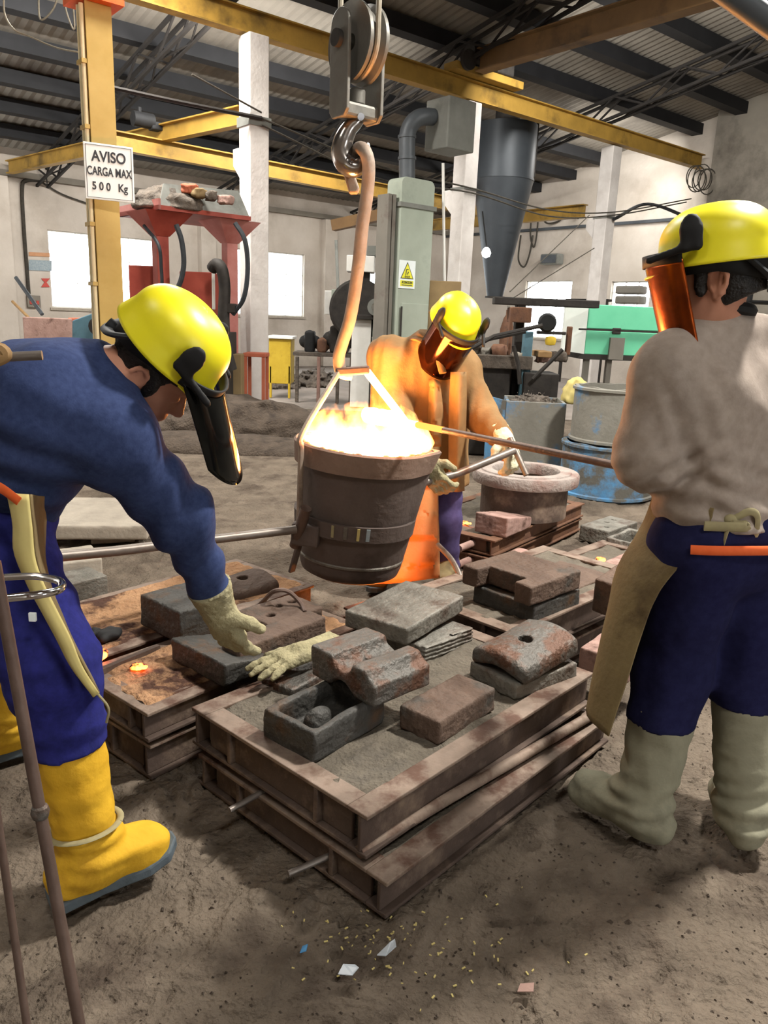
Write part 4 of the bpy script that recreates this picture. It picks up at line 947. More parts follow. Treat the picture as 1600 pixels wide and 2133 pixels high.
tpx([(490, 465, 9.3), (510, 500, 9.25), (516, 560, 9.25), (508, 620, 9.25), (485, 655, 9.3)], .028, 'hose', 'rubber', rm)
tpx([(300, 470, 9.5), (330, 510, 9.3), (336, 560, 9.3), (338, 600, 9.3)], .02, 'hose', 'rubber', rm)
tpx([(442, 560, 9.4), (450, 551, 9.35), (462, 560, 9.3), (468, 600, 9.3), (466, 660, 9.3), (470, 720, 9.3), (482, 770, 9.35)], .07, 'swing_arm', 'dark_iron', rm, 10)
ybox('lever_box', 'dark_iron', 468, 490, 632, 652, 9.25, .12, rm)
def heap(name, lab, c, r, m, h=.02, amp=.2, cat='heap', kind='stuff', seed=1, fr=6):
    c = np.asarray(c, float); r = np.asarray(r, float)
    f = And_(Off(ell(c, r), 0, lambda P: amp * r[2] * (sn(P, fr / r.max(), seed) + .5 * sn(P, 3 * fr / r.max(), seed + 1))), lambda P: c[2] - P[:, 2] - .02)
    return tag(sdf_obj(name, f, c - r * 1.35 - np.array([0, 0, 0]), c + r * 1.35, h, m, loc=c), lab, cat, kind=kind)
heap('debris_heap', 'grey dusty debris heaped on the red machine tray', Cn + U * .25 + V * .3 + Z3 * .05, (.42, .3, .26), 'debris', .025, .12, kind='thing')
for i, (x, y, m) in enumerate(((395, 385, 'red_wood'), (415, 395, 'cardboard'), (440, 400, 'debris'), (470, 408, 'iron_pink'))):
    c = Yp(x, y + 8, 9.6); tag(sdf_obj('debris_piece', Off(rbx(c, (.09, .06, .05), .02, rotz(i)), 0, lambda P: .012 * sn(P, 25, 1)), c - .14, c + .14, .015, m, loc=c), ['small reddish lump on the tray near its middle', 'brown card lump on the tray', 'dark lump on the tray', 'pinkish lump at the right end of the tray'][i], 'debris')
# stool and box at the foot of the nearest column
stl = thing('stool', 'small red wooden stool at the foot of the nearest column', 'stool', Yp(528, 800, 10.2) * np.array([1, 1, 0]))
a = Yp(506, 738, 10.2); b = Yp(553, 738, 10.2)
MB().box((a[0], 10.2, a[2] - .03), (b[0], 10.55, a[2] + .02)).build('seat', 'red_wood', stl, bevel=.008)
for x in (a[0] + .03, b[0] - .03):
    for y in (10.22, 10.53): MB().bar((x, y, 0), (x, y, a[2] - .03), .04).build('leg', 'red_wood', stl)
MB().bar((a[0] + .03, 10.22, .3), (b[0] - .03, 10.22, .3), .03).build('rung', 'red_wood', stl)
tag(ybox('cardboard_box', 'cardboard', 480, 503, 738, 810, 10.0, .3, None, 0), 'brown cardboard box standing beside the red stool', 'box')
heap('soil_heap', 'heap of dark moulding soil before the nearest column', np.array([*G(500, 905)[:2], -.05]), (1.15, .6, .5), 'soil', .028, .10, 'soil', seed=2, fr=5)
heap('soil_heap', 'low dark soil ridge left of the ladle', np.array([*G(440, 930)[:2], -.05]), (1.5, .45, .2), 'soil', .03, .12, 'soil', seed=3, fr=7)
# small workshop things beyond the column
yc = thing('yellow_cabinet', 'yellow metal cabinet right of the nearest column', 'cabinet', Yp(582, 760, 13.5) * np.array([1, 1, 0]))
ybox('cabinet_body', 'yellow_box', 560, 606, 706, 762, 13.5, .5, yc, .25)
ybox('cabinet_leg', 'yellow_box', 561, 566, 762, 800, 13.5, .05, yc, 0); ybox('cabinet_leg', 'yellow_box', 600, 605, 762, 800, 13.5, .05, yc, 0)
ybox('cabinet_top', 'white_paint', 557, 610, 700, 706, 13.45, .6, yc)
heap('scrap_heap', 'dark scrap heap in front of the yellow cabinet', np.array([*G(580, 806)[:2], -.02]), (.42, .4, .32), 'debris', .03, .3, 'scrap')
heap('scrap_heap', 'brown scrap heap beside the work bench legs', np.array([*G(655, 803)[:2], -.02]), (.4, .4, .35), 'debris', .03, .3, 'scrap', seed=3)
wb = thing('work_bench', 'cluttered steel work bench beneath the middle window', 'bench', Yp(660, 790, 13.0) * np.array([1, 1, 0]))
ybox('bench_top', 'debris', 610, 735, 735, 743, 13.0, .6, wb)
for x in (615, 660, 700, 728): ybox('leg', 'iron_pink' if x == 660 else 'debris', x, x + 7, 743, 800, 13.0, .07, wb, 0)
for i, (x0, x1, y0, y1, m, nm, lb) in enumerate(((688, 706, 680, 733, 'dark_iron', 'vise', 'dark vise on the work bench'), (636, 656, 690, 733, 'black', 'electric_motor', 'black motor on the bench left end'), (712, 728, 694, 733, 'iron_light', 'gear_case', 'pale gear case on the work bench'), (662, 682, 706, 733, 'rust', 'tool_box', 'rusty tool box on the work bench'))):
    y_ = 13.05 + .0 * i
    c = Yp((x0 + x1) / 2, (y0 + y1) / 2, y_ + .2); hw = np.array([(x1 - x0), 30, (y1 - y0)]) / 1600 * 13 / 2; hw[1] = .15
    tag(sdf_obj(nm, U_([rbx(c, hw, .03), cone(c - np.array([hw[0], 0, 0]), c + np.array([hw[0], .0, 0]), hw[2] * .6), cone(c + np.array([0, -.1, -hw[2]]), c + np.array([0, -.1, hw[2] * .9]), hw[0] * .5)], .03), c - hw - .12, c + hw + .12, .02, m, loc=c), lb, 'machine')
gd = thing('grinding_machine', 'pale grinding machine with a dark round belt guard behind the hanging bar', 'machine', Yp(760, 770, 12.8) * np.array([1, 1, 0]))
ybox('cabinet', 'white_paint', 732, 772, 665, 790, 12.6, .7, gd, 0); ybox('cabinet', 'tower', 775, 806, 665, 790, 12.6, .7, gd, 0)
ybox('table', 'dark_iron', 720, 812, 656, 666, 12.5, .9, gd)
c = Yp(748, 645, 12.9)
MB().lathe([(0, -.12), (.44, -.12), (.48, -.08), (.48, .08), (.44, .12), (0, .12)], 36, c, np.array([[1, 0, 0], [0, 0, -1], [0, 1, 0]])).build('belt_guard', 'dark_iron', gd, smooth=True)
MB().lathe([(0, -.1), (.1, -.1), (.13, -.05), (.13, .14), (0, .14)], 20, Yp(783, 640, 12.45), np.array([[1, 0, 0], [0, 0, -1], [0, 1, 0]])).build('motor', 'panel_grey', gd, smooth=True)
MB().lathe([(.03, -.05), (.07, -.05), (.07, .05), (.03, .05)], 16, Yp(783, 640, 12.3), np.array([[1, 0, 0], [0, 0, -1], [0, 1, 0]]), closed=True).build('motor_pulley', 'iron_light', gd, smooth=True)
ybox('hood', 'white_paint', 722, 780, 532, 566, 12.7, .5, gd)
MB().prism([Yp(764, 532, 12.7), Yp(780, 532, 12.7), Yp(805, 512, 12.7), Yp(766, 512, 12.7)], (0, 0, 0), (0, .5, 0)).build('hood_funnel', 'panel_grey', gd)
ybox('hood_neck', 'dark_iron', 735, 770, 566, 600, 12.8, .3, gd)
ybox('guard_panel', 'tower', 690, 715, 603, 655, 12.9, .1, gd); ybox('guard_panel', 'white_paint', 676, 692, 605, 655, 12.95, .1, gd)
# elevator tower with warning notice
tp0 = Yp(830, 560, 11.6); tw_ = thing('elevator_tower', 'grey green bucket elevator casing with a yellow warning notice', 'tower', (tp0[0], tp0[1], 0))
TU = along(tp0, U, 897); zt2_ = Yp(860, 372, 11.8)[2]
u0, v0 = uv(tp0)
n_ = 10; prof = [(0, 0), (TU, 0)] + [(TU - .09 + .09 * math.cos(t), zt2_ - .09 + .09 * math.sin(t)) for t in np.linspace(0, PI / 2, 7)] + [(.09 - .09 * math.sin(t), zt2_ - .09 + .09 * math.cos(t)) for t in np.linspace(0, PI / 2, 7)]
MB().prism([W(u0 + a, v0, z) for a, z in prof], (0, 0, 0), V * .32).build('casing', 'tower', tw_, bevel=.006)
zf = Yp(860, 428, 11.7)[2]
MB().box((u0 - .03, v0 - .03, zf - .03), (u0 + TU + .03, v0 + .35, zf + .03), RU).build('flange', 'panel_grey', tw_)
zh = Yp(860, 632, 11.7)[2]
MB().box((u0 + .08, v0 - .012, zh - .9), (u0 + TU - .02, v0, zh), RU).build('inspection_door', 'tower', tw_, bevel=.006)
MB().bar(W(u0 + .07, v0 - .03, zh - .05), W(u0 + .07, v0 - .03, zh - .5), .025).build('door_hinge', 'dark_iron', tw_)
for i, du in enumerate((-.08, -.16)): MB().box((u0 + du - .03, v0 + .05, 0), (u0 + du + .03, v0 + .3, zt2_ - .25), RU).build('side_leg', 'tower_side', tw_)
wn = thing('warning_notice', 'white notice with a yellow warning triangle on the elevator tower', 'sign', Yp(846, 572, 11.55))
wx = u0 + along(W(u0, v0, 0) + Z3 * 1.9, U, 846); 
zc = Yp(846, 572, 11.72)[2]
def wp(a, z, c=0): return W(wx + a, v0 - .012 - c, zc + z)
hw, hh_ = .155, .195
MB().prism([wp(-hw, -hh_), wp(hw, -hh_), wp(hw, hh_), wp(-hw, hh_)], (0, 0, 0), V * .006).build('notice_sheet', 'sign_white', wn)
MB().prism([wp(-.125, -.06, .002), wp(.125, -.06, .002), wp(0, .175, .002)], (0, 0, 0), V * .002).build('triangle', 'ink', wn)
MB().prism([wp(-.107, -.05, .004), wp(.107, -.05, .004), wp(0, .152, .004)], (0, 0, 0), V * .002).build('triangle_face', 'sign_yellow', wn)
MB().prism([wp(-.125, -.165, .003), wp(.125, -.165, .003), wp(.125, -.085, .003), wp(-.125, -.085, .003)], (0, 0, 0), V * .002).build('caption_strip', 'sign_yellow', wn)
pg = MB(); pg.bar(wp(-.03, -.01, .006), wp(-.02, .07, .006), .012, .003, V); pg.bar(wp(-.02, .07, .006), wp(.02, .07, .006), .01, .003, V); pg.bar(wp(.02, .04, .006), wp(.0, .0, .006), .014, .003, V)
for k in range(3): pg.lathe([(.007, -.001), (.014, -.001), (.014, .002), (.007, .002)], 10, wp(-.035 + .035 * k, -.03, .006), np.column_stack([U, Z3, -V]), closed=True)
pg.build('pictogram', 'ink', wn)
text('lettering', 'ATENCION', .05, wp(0, -.112, .006), U, Z3, 'ink', wn, sx=.8)
pg = MB(); pg.bar(wp(-.1, -.148, .006), wp(.1, -.148, .006), .012, .003, V); pg.build('small_print', 'ink_soft', wn)
# ducts
dk = thing('dust_duct', 'dark grey dust duct with an elbow above the elevator tower', 'duct', Yp(848, 372, 12.3))
MB().tube(spline([Yp(848, 380, 12.3), Yp(848, 320, 12.3), Yp(850, 275, 12.3), Yp(865, 250, 12.3), Yp(890, 243, 12.4), Yp(935, 250, 12.8)], 6), .12, 16).build('duct_pipe', 'duct_grey', dk, smooth='all')
MB().box((-.28, -.25, -.35), (.28, .25, .35), RU, Yp(938, 265, 12.6)).build('fan_housing', 'panel_grey', dk, bevel=.02)
for y in (330, 285): MB().tube([Yp(848, y - 3, 12.3), Yp(848, y + 3, 12.3)], .135, 16).build('duct_ring', 'duct_grey', dk, smooth=True)
cyl = thing('cyclone', 'dark grey cone shaped dust cyclone hanging between two white columns', 'cyclone', Yp(1047, 620, 16.3))
cc = Yp(1054, 300, 16.3); cb = Yp(1047, 618, 16.3); R0 = .59
ztop, zs, zb = Yp(1056, 262, 16.3)[2], Yp(1056, 378, 16.3)[2], cb[2]
MB().lathe([(.14, zb), (.16, zb), (R0, zs), (R0 + .012, zs), (R0 + .012, zs + .04), (R0, zs + .04), (R0, ztop), (0, ztop)], 40, (cc[0], cc[1], 0)).build('cyclone_body', 'cyclone', cyl, smooth=True)
MB().lathe([(0, ztop), (.24, ztop), (.24, ztop + .28), (0, ztop + .28)], 24, (cc[0], cc[1], 0)).build('outlet_pipe', 'dark_iron', cyl, smooth=True)
MB().lathe([(.2, zb - .03), (.2, zb), (.12, zb)], 24, (cc[0], cc[1], 0)).build('bottom_flange', 'dark_iron', cyl, smooth=True)
for s in (-1, 1): MB().bar((cc[0] + s * R0, cc[1], zs + .1), (cc[0] + s * R0, cc[1], 5.6), .05).build('hanger', 'dark_iron', cyl)
# bare lamp on the wall
bl = thing('bare_bulb', 'small bright bare bulb left of the cyclone cone', 'lamp', Yp(1013, 527, 12.0))
MB().lathe([(0, -.07), (.05, -.05), (.07, 0), (.05, .05), (.02, .08), (0, .08)], 18, Yp(1013, 527, 12.0)).build('bulb', 'bulb', bl, smooth='all')
MB().tube([Yp(1013, 527, 12.0) + Z3 * .08, Yp(1005, 440, 12.0)], .012, 6).build('cord', 'black', bl)
# jolt moulding press: the dark clutter between the middle and right workers
mp_ = thing('moulding_press', 'dark soot covered moulding press with levers in front of the right window', 'machine', Yp(1090, 850, 8.6) * np.array([1, 1, 0]))
ybox('base', 'dark_iron', 975, 1060, 765, 900, 8.5, .7, mp_, 0); ybox('table', 'debris', 965, 1110, 740, 768, 8.4, .8, mp_)
ybox('column', 'blue_machine', 1086, 1104, 690, 880, 8.45, .15, mp_, 0); ybox('column', 'dark_iron', 1068, 1086, 625, 880, 8.82, .16, mp_, 0)
ybox('top_beam', 'dark_iron', 1030, 1250, 622, 638, 8.8, .2, mp_); ybox('press_head', 'rust', 1066, 1108, 640, 672, 8.6, .35, mp_)
ybox('side_frame', 'dark_iron', 1120, 1180, 690, 697, 8.5, .1, mp_); ybox('side_post', 'rust', 1182, 1191, 680, 740, 8.5, .1, mp_); ybox('side_post', 'rust', 1060, 1066, 640, 760, 8.6, .1, mp_)
ybox('lower_box', 'dark_iron', 1090, 1160, 778, 900, 8.3, .5, mp_, 0); ybox('tray', 'wood', 1122, 1150, 732, 745, 8.4, .4, mp_)
for pts in (((960, 720, 8.3), (1010, 708, 8.3), (1095, 690, 8.3)), ((965, 735, 8.2), (1030, 700, 8.3), (1130, 678, 8.3)), ((1110, 790, 8.2), (1140, 760, 8.2), (1172, 728, 8.2)), ((1070, 720, 8.3), (1080, 760, 8.3), (1083, 800, 8.3))):
    MB().tube([Yp(*q) for q in pts], .022, 8).build('lever', 'dark_iron', mp_, smooth=True)
MB().lathe([(0, -.03), (.08, -.03), (.1, 0), (.08, .03), (0, .03)], 18, Yp(1140, 672, 8.4), np.array([[1, 0, 0], [0, 0, -1], [0, 1, 0]])).build('hand_wheel', 'black', mp_, smooth=True)
MB().lathe([(0, -.05), (.05, -.04), (.06, 0), (.05, .04), (0, .05)], 14, Yp(1147, 710, 8.3)).build('yellow_knob', 'yellow_box', mp_, smooth=True)
for i, (x, y, s) in enumerate(((985, 728, .1), (1010, 735, .09), (1040, 730, .11), (1130, 745, .08), (1165, 742, .09), (1080, 745, .08))):
    c = Yp(x, y, 8.55); sdf_obj('clutter_piece', Off(rbx(c, (s, s * .7, s * .6), .02, rotz(i * .7)), 0, lambda P: .02 * sn(P, 18, 1)), c - .2, c + .2, .02, ['debris', 'iron_light', 'rust', 'iron_pink', 'debris', 'stone'][i], mp_)
gas = thing('gas_cylinder', 'slim red brown gas cylinder behind the moulding press', 'cylinder', Yp(1055, 720, 11.5) * np.array([1, 1, 0]))
cg = Yp(1055, 700, 11.5); MB().lathe([(0, 0), (.1, 0), (.1, 1.35), (.06, 1.5), (.03, 1.55), (.03, 1.62), (0, 1.62)], 18, (cg[0], cg[1], 0)).build('cylinder_body', 'rust', gas, smooth=True)
MB().tube([(cg[0], cg[1], 1.6), (cg[0], cg[1], 1.68)], .02, 8).build('valve', 'iron_light', gas)
# mint green cabinet on a stand
g0 = Yp(1222, 690, 9.2); gc = thing('green_cabinet', 'mint green metal cabinet with a white side, right of the window', 'cabinet', (g0[0], g0[1], 0))
ang = math.radians(4); GR = rotz(ang)
def gpt(a, b, z): return np.array([g0[0], g0[1], 0]) + GR @ np.array([a, b, z])
gw = .86; gz0, gz1 = Yp(1280, 740, 9.2)[2], Yp(1280, 636, 9.2)[2]; gm_ = (gz0 + gz1) / 2
for nm, z0, z1 in (('lower_door', gz0, gm_ - .012), ('upper_door', gm_ + .012, gz1)):
    MB().box((0, 0, z0), (gw, .02, z1), GR, (g0[0], g0[1], 0)).build(nm, 'green_paint', gc, bevel=.008)
MB().box((0, .021, gz0), (gw, .6, gz1), GR, (g0[0], g0[1], 0)).build('cabinet_body', 'green_paint', gc, bevel=.008)
MB().prism([gpt(-.003, 0, gz0), gpt(-.003, 0, gz1), gpt(-.17, .35, gz1 + .01), gpt(-.17, .35, gz0 + .02)], (0, 0, 0), (.004, .1, 0)).build('white_side', 'mint_white', gc)
MB().bar(gpt(-.1, -.02, gm_), gpt(gw, -.02, gm_), .02, .02).build('latch_bar', 'dark_iron', gc)
MB().box((.30, -.03, gm_ - .04), (.40, -.005, gm_ + .03), GR, (g0[0], g0[1], 0)).build('latch', 'dark_iron', gc, bevel=.01)
MB().box((.28, -.05, gz0 - .05), (.45, -.005, gz0 + .2), GR, (g0[0], g0[1], 0)).build('bracket', 'tower_side', gc)
for a in (.03, .3, .78): MB().box((a, .05, 0), (a + .06, .12, gz0), GR, (g0[0], g0[1], 0)).build('stand_leg', 'tower_side' if a < .5 else 'green_paint', gc)
MB().box((-.02, .0, gz0 - .06), (gw + .02, .6, gz0), GR, (g0[0], g0[1], 0)).build('stand_rail', 'dark_iron', gc)
for i, (x, y, m) in enumerate(((1225, 780, 'stone'), (1250, 775, 'dark_iron'), (1300, 770, 'mint_white'))):
    c = Yp(x, y, 9.0); c[2] = .25; f = U_([rbx(c, (.09, .09, .25), .03), cone(c + np.array([.02, 0, .1]), c + np.array([.03, 0, .4]), .06)], .05)
    tag(sdf_obj('canister', f, c - .3, c + np.array([.3, .3, .6]), .025, m, loc=c * np.array([1, 1, 0])), ['pale canister below the green cabinet', 'dark canister below the green cabinet', 'white canister below the green cabinet'][i], 'canister')
heap('white_sack', 'pale crumpled sack left of the upper blue drum', Yp(1200, 815, 7.6) - Z3 * .1, (.14, .14, .24), 'leather_cream', .02, .06, 'sack', kind='thing')
# blue drums
def drum(nm, lab, c, r, z0, h, m, taper=1.0, lip=.02):
    d = thing(nm, lab, 'drum', (c[0], c[1], z0))
    MB().lathe([(r, z0), (r * taper, z0 + h), (r * taper - .03, z0 + h), (r - .03, z0 + .1), (0, z0 + .1), (0, z0)] if 0 else [(0, z0), (r, z0), (r * taper, z0 + h), (r * taper - .03, z0 + h), (r * taper - .035, z0 + h * .5), (0, z0 + h * .5)], 48, (c[0], c[1], 0), warp=lambda p, a: (p[0] * (1 + .008 * math.sin(5 * a)), p[1] * (1 + .008 * math.cos(4 * a)), p[2] + .006 * math.sin(7 * a) * (p[2] > z0 + h * .9))).build('drum_wall', m, d, smooth=True)
    for z in (z0 + .02, z0 + h - .02): MB().lathe([(r * (taper if z > z0 + h / 2 else 1), z - .018), (r * (taper if z > z0 + h / 2 else 1) + lip, z - .01), (r * (taper if z > z0 + h / 2 else 1) + lip, z + .01), (r * (taper if z > z0 + h / 2 else 1), z + .018)], 48, (c[0], c[1], 0), closed=True).build('hoop', m, d, smooth=True)
    return d
dc = Yp(1262, 1000, 6.75); dr = .40
zj = Yp(1262, 932, 6.4)[2]; ztp = Yp(1262, 812, 6.4)[2]
drum('steel_drum', 'lower blue flaking steel drum behind the right worker arm', dc, dr, 0, zj, 'drum_blue')
drum('steel_drum', 'upper grey blue open drum stacked on the lower one', dc + np.array([.02, 0, 0]), dr - .035, zj + .004, ztp - zj, 'drum_grey')
bx = thing('scrap_bin', 'battered pale blue steel bin full of scrap behind the middle worker arm', 'bin', Yp(1090, 940, 7.4) * np.array([1, 1, 0]))
b0_ = Yp(1050, 900, 7.3); zbt = Yp(1090, 832, 7.5)[2]
FB = Fr((b0_[0], b0_[1], 0), -6)
for (a0, a1, c0, c1, m) in ((0, .56, 0, .03, 'drum_grey'), (0, .56, .55, .58, 'drum_grey'), (.53, .56, .03, .55, 'drum_grey'), (0, .03, .03, .55, 'drum_blue')):
    mb = MB(); FB.box(mb, a0, a1, c0, c1, 0, zbt); mb.build('bin_wall', m, bx, bevel=.006)
mb = MB(); mb.prism([FB.p(-.003, .0, 0), FB.p(-.003, .0, zbt), FB.p(-.17, .18, zbt + .02), FB.p(-.17, .18, 0)], (0, 0, 0), (.01, .02, 0)); mb.build('bin_flap', 'drum_blue', bx)
mb = MB(); FB.box(mb, .03, .53, .03, .55, .02, zbt - .14); mb.build('bin_fill', 'debris', bx)
heap('scrap_fill', 'brown scrap heaped in the battered blue bin', FB.p(.28, .29, zbt - .1), (.24, .24, .12), 'debris', .02, .5, 'scrap')
# round flanged mould on the orange lit box
rc = np.array([.93, 5.02]); zr = .212
rmd = thing('round_mould', 'round iron mould with a wide flange behind the middle worker hand', 'mould', (rc[0], rc[1], zr))
MB().lathe([(.0, zr), (.285, zr), (.285, zr + .21), (.27, zr + .215), (.24, zr + .2), (.235, zr + .08), (0, zr + .07)], 48, (rc[0], rc[1], 0)).build('mould_wall', 'flask', rmd, smooth=True)
MB().lathe([(.235, zr + .216), (.345, zr + .216), (.350, zr + .23), (.350, zr + .28), (.342, zr + .29), (.30, zr + .29), (.295, zr + .298), (.225, zr + .298), (.215, zr + .285), (.215, zr + .23)], 56, (rc[0], rc[1], 0), closed=True).build('flange', 'flange', rmd, smooth=True)
MB().lathe([(0, zr + .15), (.23, zr + .16)], 32, (rc[0], rc[1], 0), warp=lambda p, a: (p[0], p[1], p[2] + .01 * math.sin(a * 9))).build('sand_core', 'sand', rmd, smooth=True)
# far left corner things on and by the back wall
def wallp(x, y, off=.06): return onV(x, y, VB - off)
for nm, lb, x0, x1, y0, y1, m in (('tile_strip', 'orange tile strip on the back wall left of the window', 60, 104, 525, 533, 'tile_orange'), ('tile_strip', 'blue patterned tile strip on the back wall left of the window', 60, 108, 541, 563, 'tile_blue')):
    q = MB().add([wallp(x0, y0, .02), wallp(x1, y0 + 2, .02), wallp(x1, y1 + 2, .02), wallp(x0, y1, .02)], [(0, 1, 2, 3)]); tag(q.build(nm, m, fix=False, solid=.01), lb, 'tiles')
wm = thing('wall_emblem', 'small red and white hourglass emblem on the back wall', 'emblem', wallp(95, 585, .03))
q = MB(); q.prism([wallp(86, 580, .03), wallp(104, 580, .03), wallp(97, 588, .03), wallp(104, 598, .03), wallp(86, 598, .03), wallp(93, 588, .03)], (0, 0, 0), V * .02); q.build('emblem_plate', 'red_mark', wm)
eb = thing('switch_box', 'small wall switch box with red knobs below the conduit', 'box', wallp(70, 628, .1))
u_, v_ = uv(wallp(70, 628)); z_ = wallp(70, 628)[2]
MB().box((u_ - .14, VB - .1, z_ - .13), (u_ + .14, VB, z_ + .13), RU).build('box_body', 'plaster_dark', eb, bevel=.01)
for s in (-.07, .07): MB().box((u_ + s - .025, VB - .13, z_ - .06), (u_ + s + .025, VB - .1, z_ + .02), RU).build('knob', 'red_mark', eb)
tag(MB().tube(spline([wallp(90, 375), wallp(55, 376), wallp(46, 395), wallp(50, 480), wallp(56, 560), wallp(60, 612)], 5), .04, 8).build('wall_conduit', 'cable', smooth=True), 'dark conduit running down the back wall at far left', 'conduit')
tag(MB().tube(spline([wallp(85, 378), wallp(130, 405), wallp(200, 430)], 6), .02, 6).build('wall_wire', 'cable', smooth=True), 'thin wire sagging along the back wall at left', 'wire')
tag(MB().tube([Yp(33, 578, 15), Yp(88, 655, 14.6)], .035, 8).build('leaning_pipe', 'duct_grey', smooth=True), 'grey pipe leaning near the far left wall', 'pipe')
tag(MB().tube([Yp(26, 628, 14), Yp(60, 662, 13.6)], .025, 8).build('leaning_pipe', 'wood', smooth=True), 'thin brown pole leaning near the far left wall', 'pole')
rbx_ = thing('red_skip', 'faded red metal skip behind the bending worker back', 'skip', Yp(100, 700, 10.5) * np.array([1, 1, 0]))
ybox('skip_wall', 'iron_pink', 50, 150, 662, 760, 10.5, .05, rbx_, .2); ybox('skip_side', 'red_wood', 50, 56, 662, 760, 10.55, .8, rbx_, .2); ybox('skip_side', 'red_wood', 144, 150, 662, 760, 10.55, .8, rbx_, .2)
ybox('skip_leg', 'rust', 60, 70, 760, 800, 10.6, .6, rbx_, 0); ybox('skip_leg', 'rust', 130, 140, 760, 800, 10.6, .6, rbx_, 0)
bm_ = thing('blue_machine', 'dark blue machine housing seen past the yellow helmet', 'machine', Yp(200, 720, 9.8) * np.array([1, 1, 0]))
MB().prism([Yp(150, 700, 9.8), Yp(150, 668, 9.8), Yp(205, 648, 9.8), Yp(232, 660, 9.8), Yp(232, 780, 9.8), Yp(150, 780, 9.8)], (0, 0, 0), (0, .6, 0)).build('housing', 'blue_machine', bm_, bevel=.01)
MB().box((Yp(155, 700, 9.8)[0], 9.85, 0), (Yp(228, 700, 9.8)[0], 10.3, .8)).build('machine_base', 'dark_iron', bm_)
MB().lathe([(.05, -.04), (.11, -.04), (.11, .04), (.05, .04)], 18, Yp(205, 680, 9.7), np.array([[1, 0, 0], [0, 0, -1], [0, 1, 0]]), closed=True).build('hand_wheel', 'dark_iron', bm_, smooth=True)
for i, pts in enumerate((((8, -20), (10, 30), (30, 62), (60, 75), (120, 100), (186, 112)), ((80, -20), (84, 40), (110, 20), (125, -20)), ((130, -20), (140, 30), (155, 60), (150, -20)))):
    tag(MB().tube(spline([Yp(x, y, 7.5) for x, y in pts], 6), .008, 6).build('hanging_wire', 'rope', smooth=True), ['long loose wire drooping from upper left to the yellow post', 'short wire loop at the top left edge', 'narrow wire loop left of the yellow post top'][i], 'wire')
# things on the right wall
def rw(x, y, off=.05): return onU(x, y, US - off)
fl_ = thing('flood_light', 'small dark flood light on the right wall above the window', 'lamp', rw(1155, 541, .2))
u_, v_ = uv(rw(1155, 541)); z_ = rw(1155, 541)[2]
MB().box((US - .3, v_ - .3, z_ - .14), (US - .02, v_ + .3, z_ + .14), RU).build('light_body', 'panel_grey', fl_, bevel=.03)
MB().box((US - .33, v_ - .25, z_ - .1), (US - .3, v_ + .25, z_ + .1), RU).build('light_glass', 'duct_grey', fl_)
for i, pts in enumerate((((1108, 440), (1105, 490), (1112, 515), (1118, 490), (1122, 440)), ((1128, 450), (1140, 465), (1165, 460), (1185, 440), (1205, 455)), ((1085, 490), (1080, 540), (1092, 556), (1103, 530), (1110, 490)))):
    tag(MB().tube(spline([rw(x, y, .1) for x, y in pts], 6), .025, 6).build('hanging_cable', 'cable', smooth=True), ['long cable loop hanging on the right wall next to the cyclone', 'wavy cable pinned high on the right wall', 'low cable loop on the right wall just past the cyclone cone'][i], 'cable')
for i, (a, b) in enumerate((((1062, 608, 12.3), (1228, 448, 14.2)), ((1062, 625, 12.3), (1238, 517, 14.3)))):
    tag(MB().tube([Yp(*a), Yp(*b)], .008, 6).build('guy_wire', 'cable'), ['upper', 'lower'][i] + ' thin guy wire from the cyclone foot to the far column', 'wire')
for k in range(6):
    c = onV(1445 + 7 * k, 368 + (k % 3) * 4, 9.8); r_ = .22 + .05 * (k % 2)
    tag(MB().tube([c + np.array([r_ * .7 * math.cos(t), 0.03 * k, r_ * math.sin(t)]) for t in np.linspace(0, 2 * PI, 22)], .012, 6).build('wire_coil', 'cable', smooth=True), 'loop of wire hung at the far end of the yellow runway beam', 'coil', 'wire loops hung at the beam end')
rk = thing('steel_rack', 'black steel rack with shelves behind the right worker head', 'rack', Yp(1580, 700, 7.5) * np.array([1, 1, 0]))
for x in (1555, 1690): ybox('upright', 'black', x, x + 9, 548, 760, 7.5, .05, rk, 0)
for y in (560, 593, 627, 690): ybox('shelf', 'black', 1540, 1700, y, y + 6, 7.5, .4, rk)
for i, (x0, x1, y0, y1) in enumerate(((1285, 1338, 596, 612), (1283, 1338, 614, 636))): 
    c = onU((x0 + x1) / 2, (y0 + y1) / 2, US - .15); u_, v_ = uv(c)
    tag(MB().box((US - .25, v_ - .36, c[2] - .1), (US + .1, v_ + .36, c[2] + .1), RU).build('stone_block', 'tower_side', bevel=.04), ['upper', 'lower'][i] + ' grey sack like bundle lying in the right wall opening', 'bundle')
sf = thing('wall_shelf', 'dark steel shelf frame beside the far column', 'shelf', onU(1215, 650, 15.0))
c = onU(1215, 625, 16.3); u_, v_ = uv(c)
MB().box((u_, v_ - .7, c[2] - .03), (u_ + .2, v_ + .55, c[2] + .03), RU).build('shelf_board', 'dark_iron', sf)
for d in (-.7, .5): MB().box((u_, v_ + d, 0), (u_ + .06, v_ + d + .06, c[2]), RU).build('shelf_leg', 'dark_iron', sf)
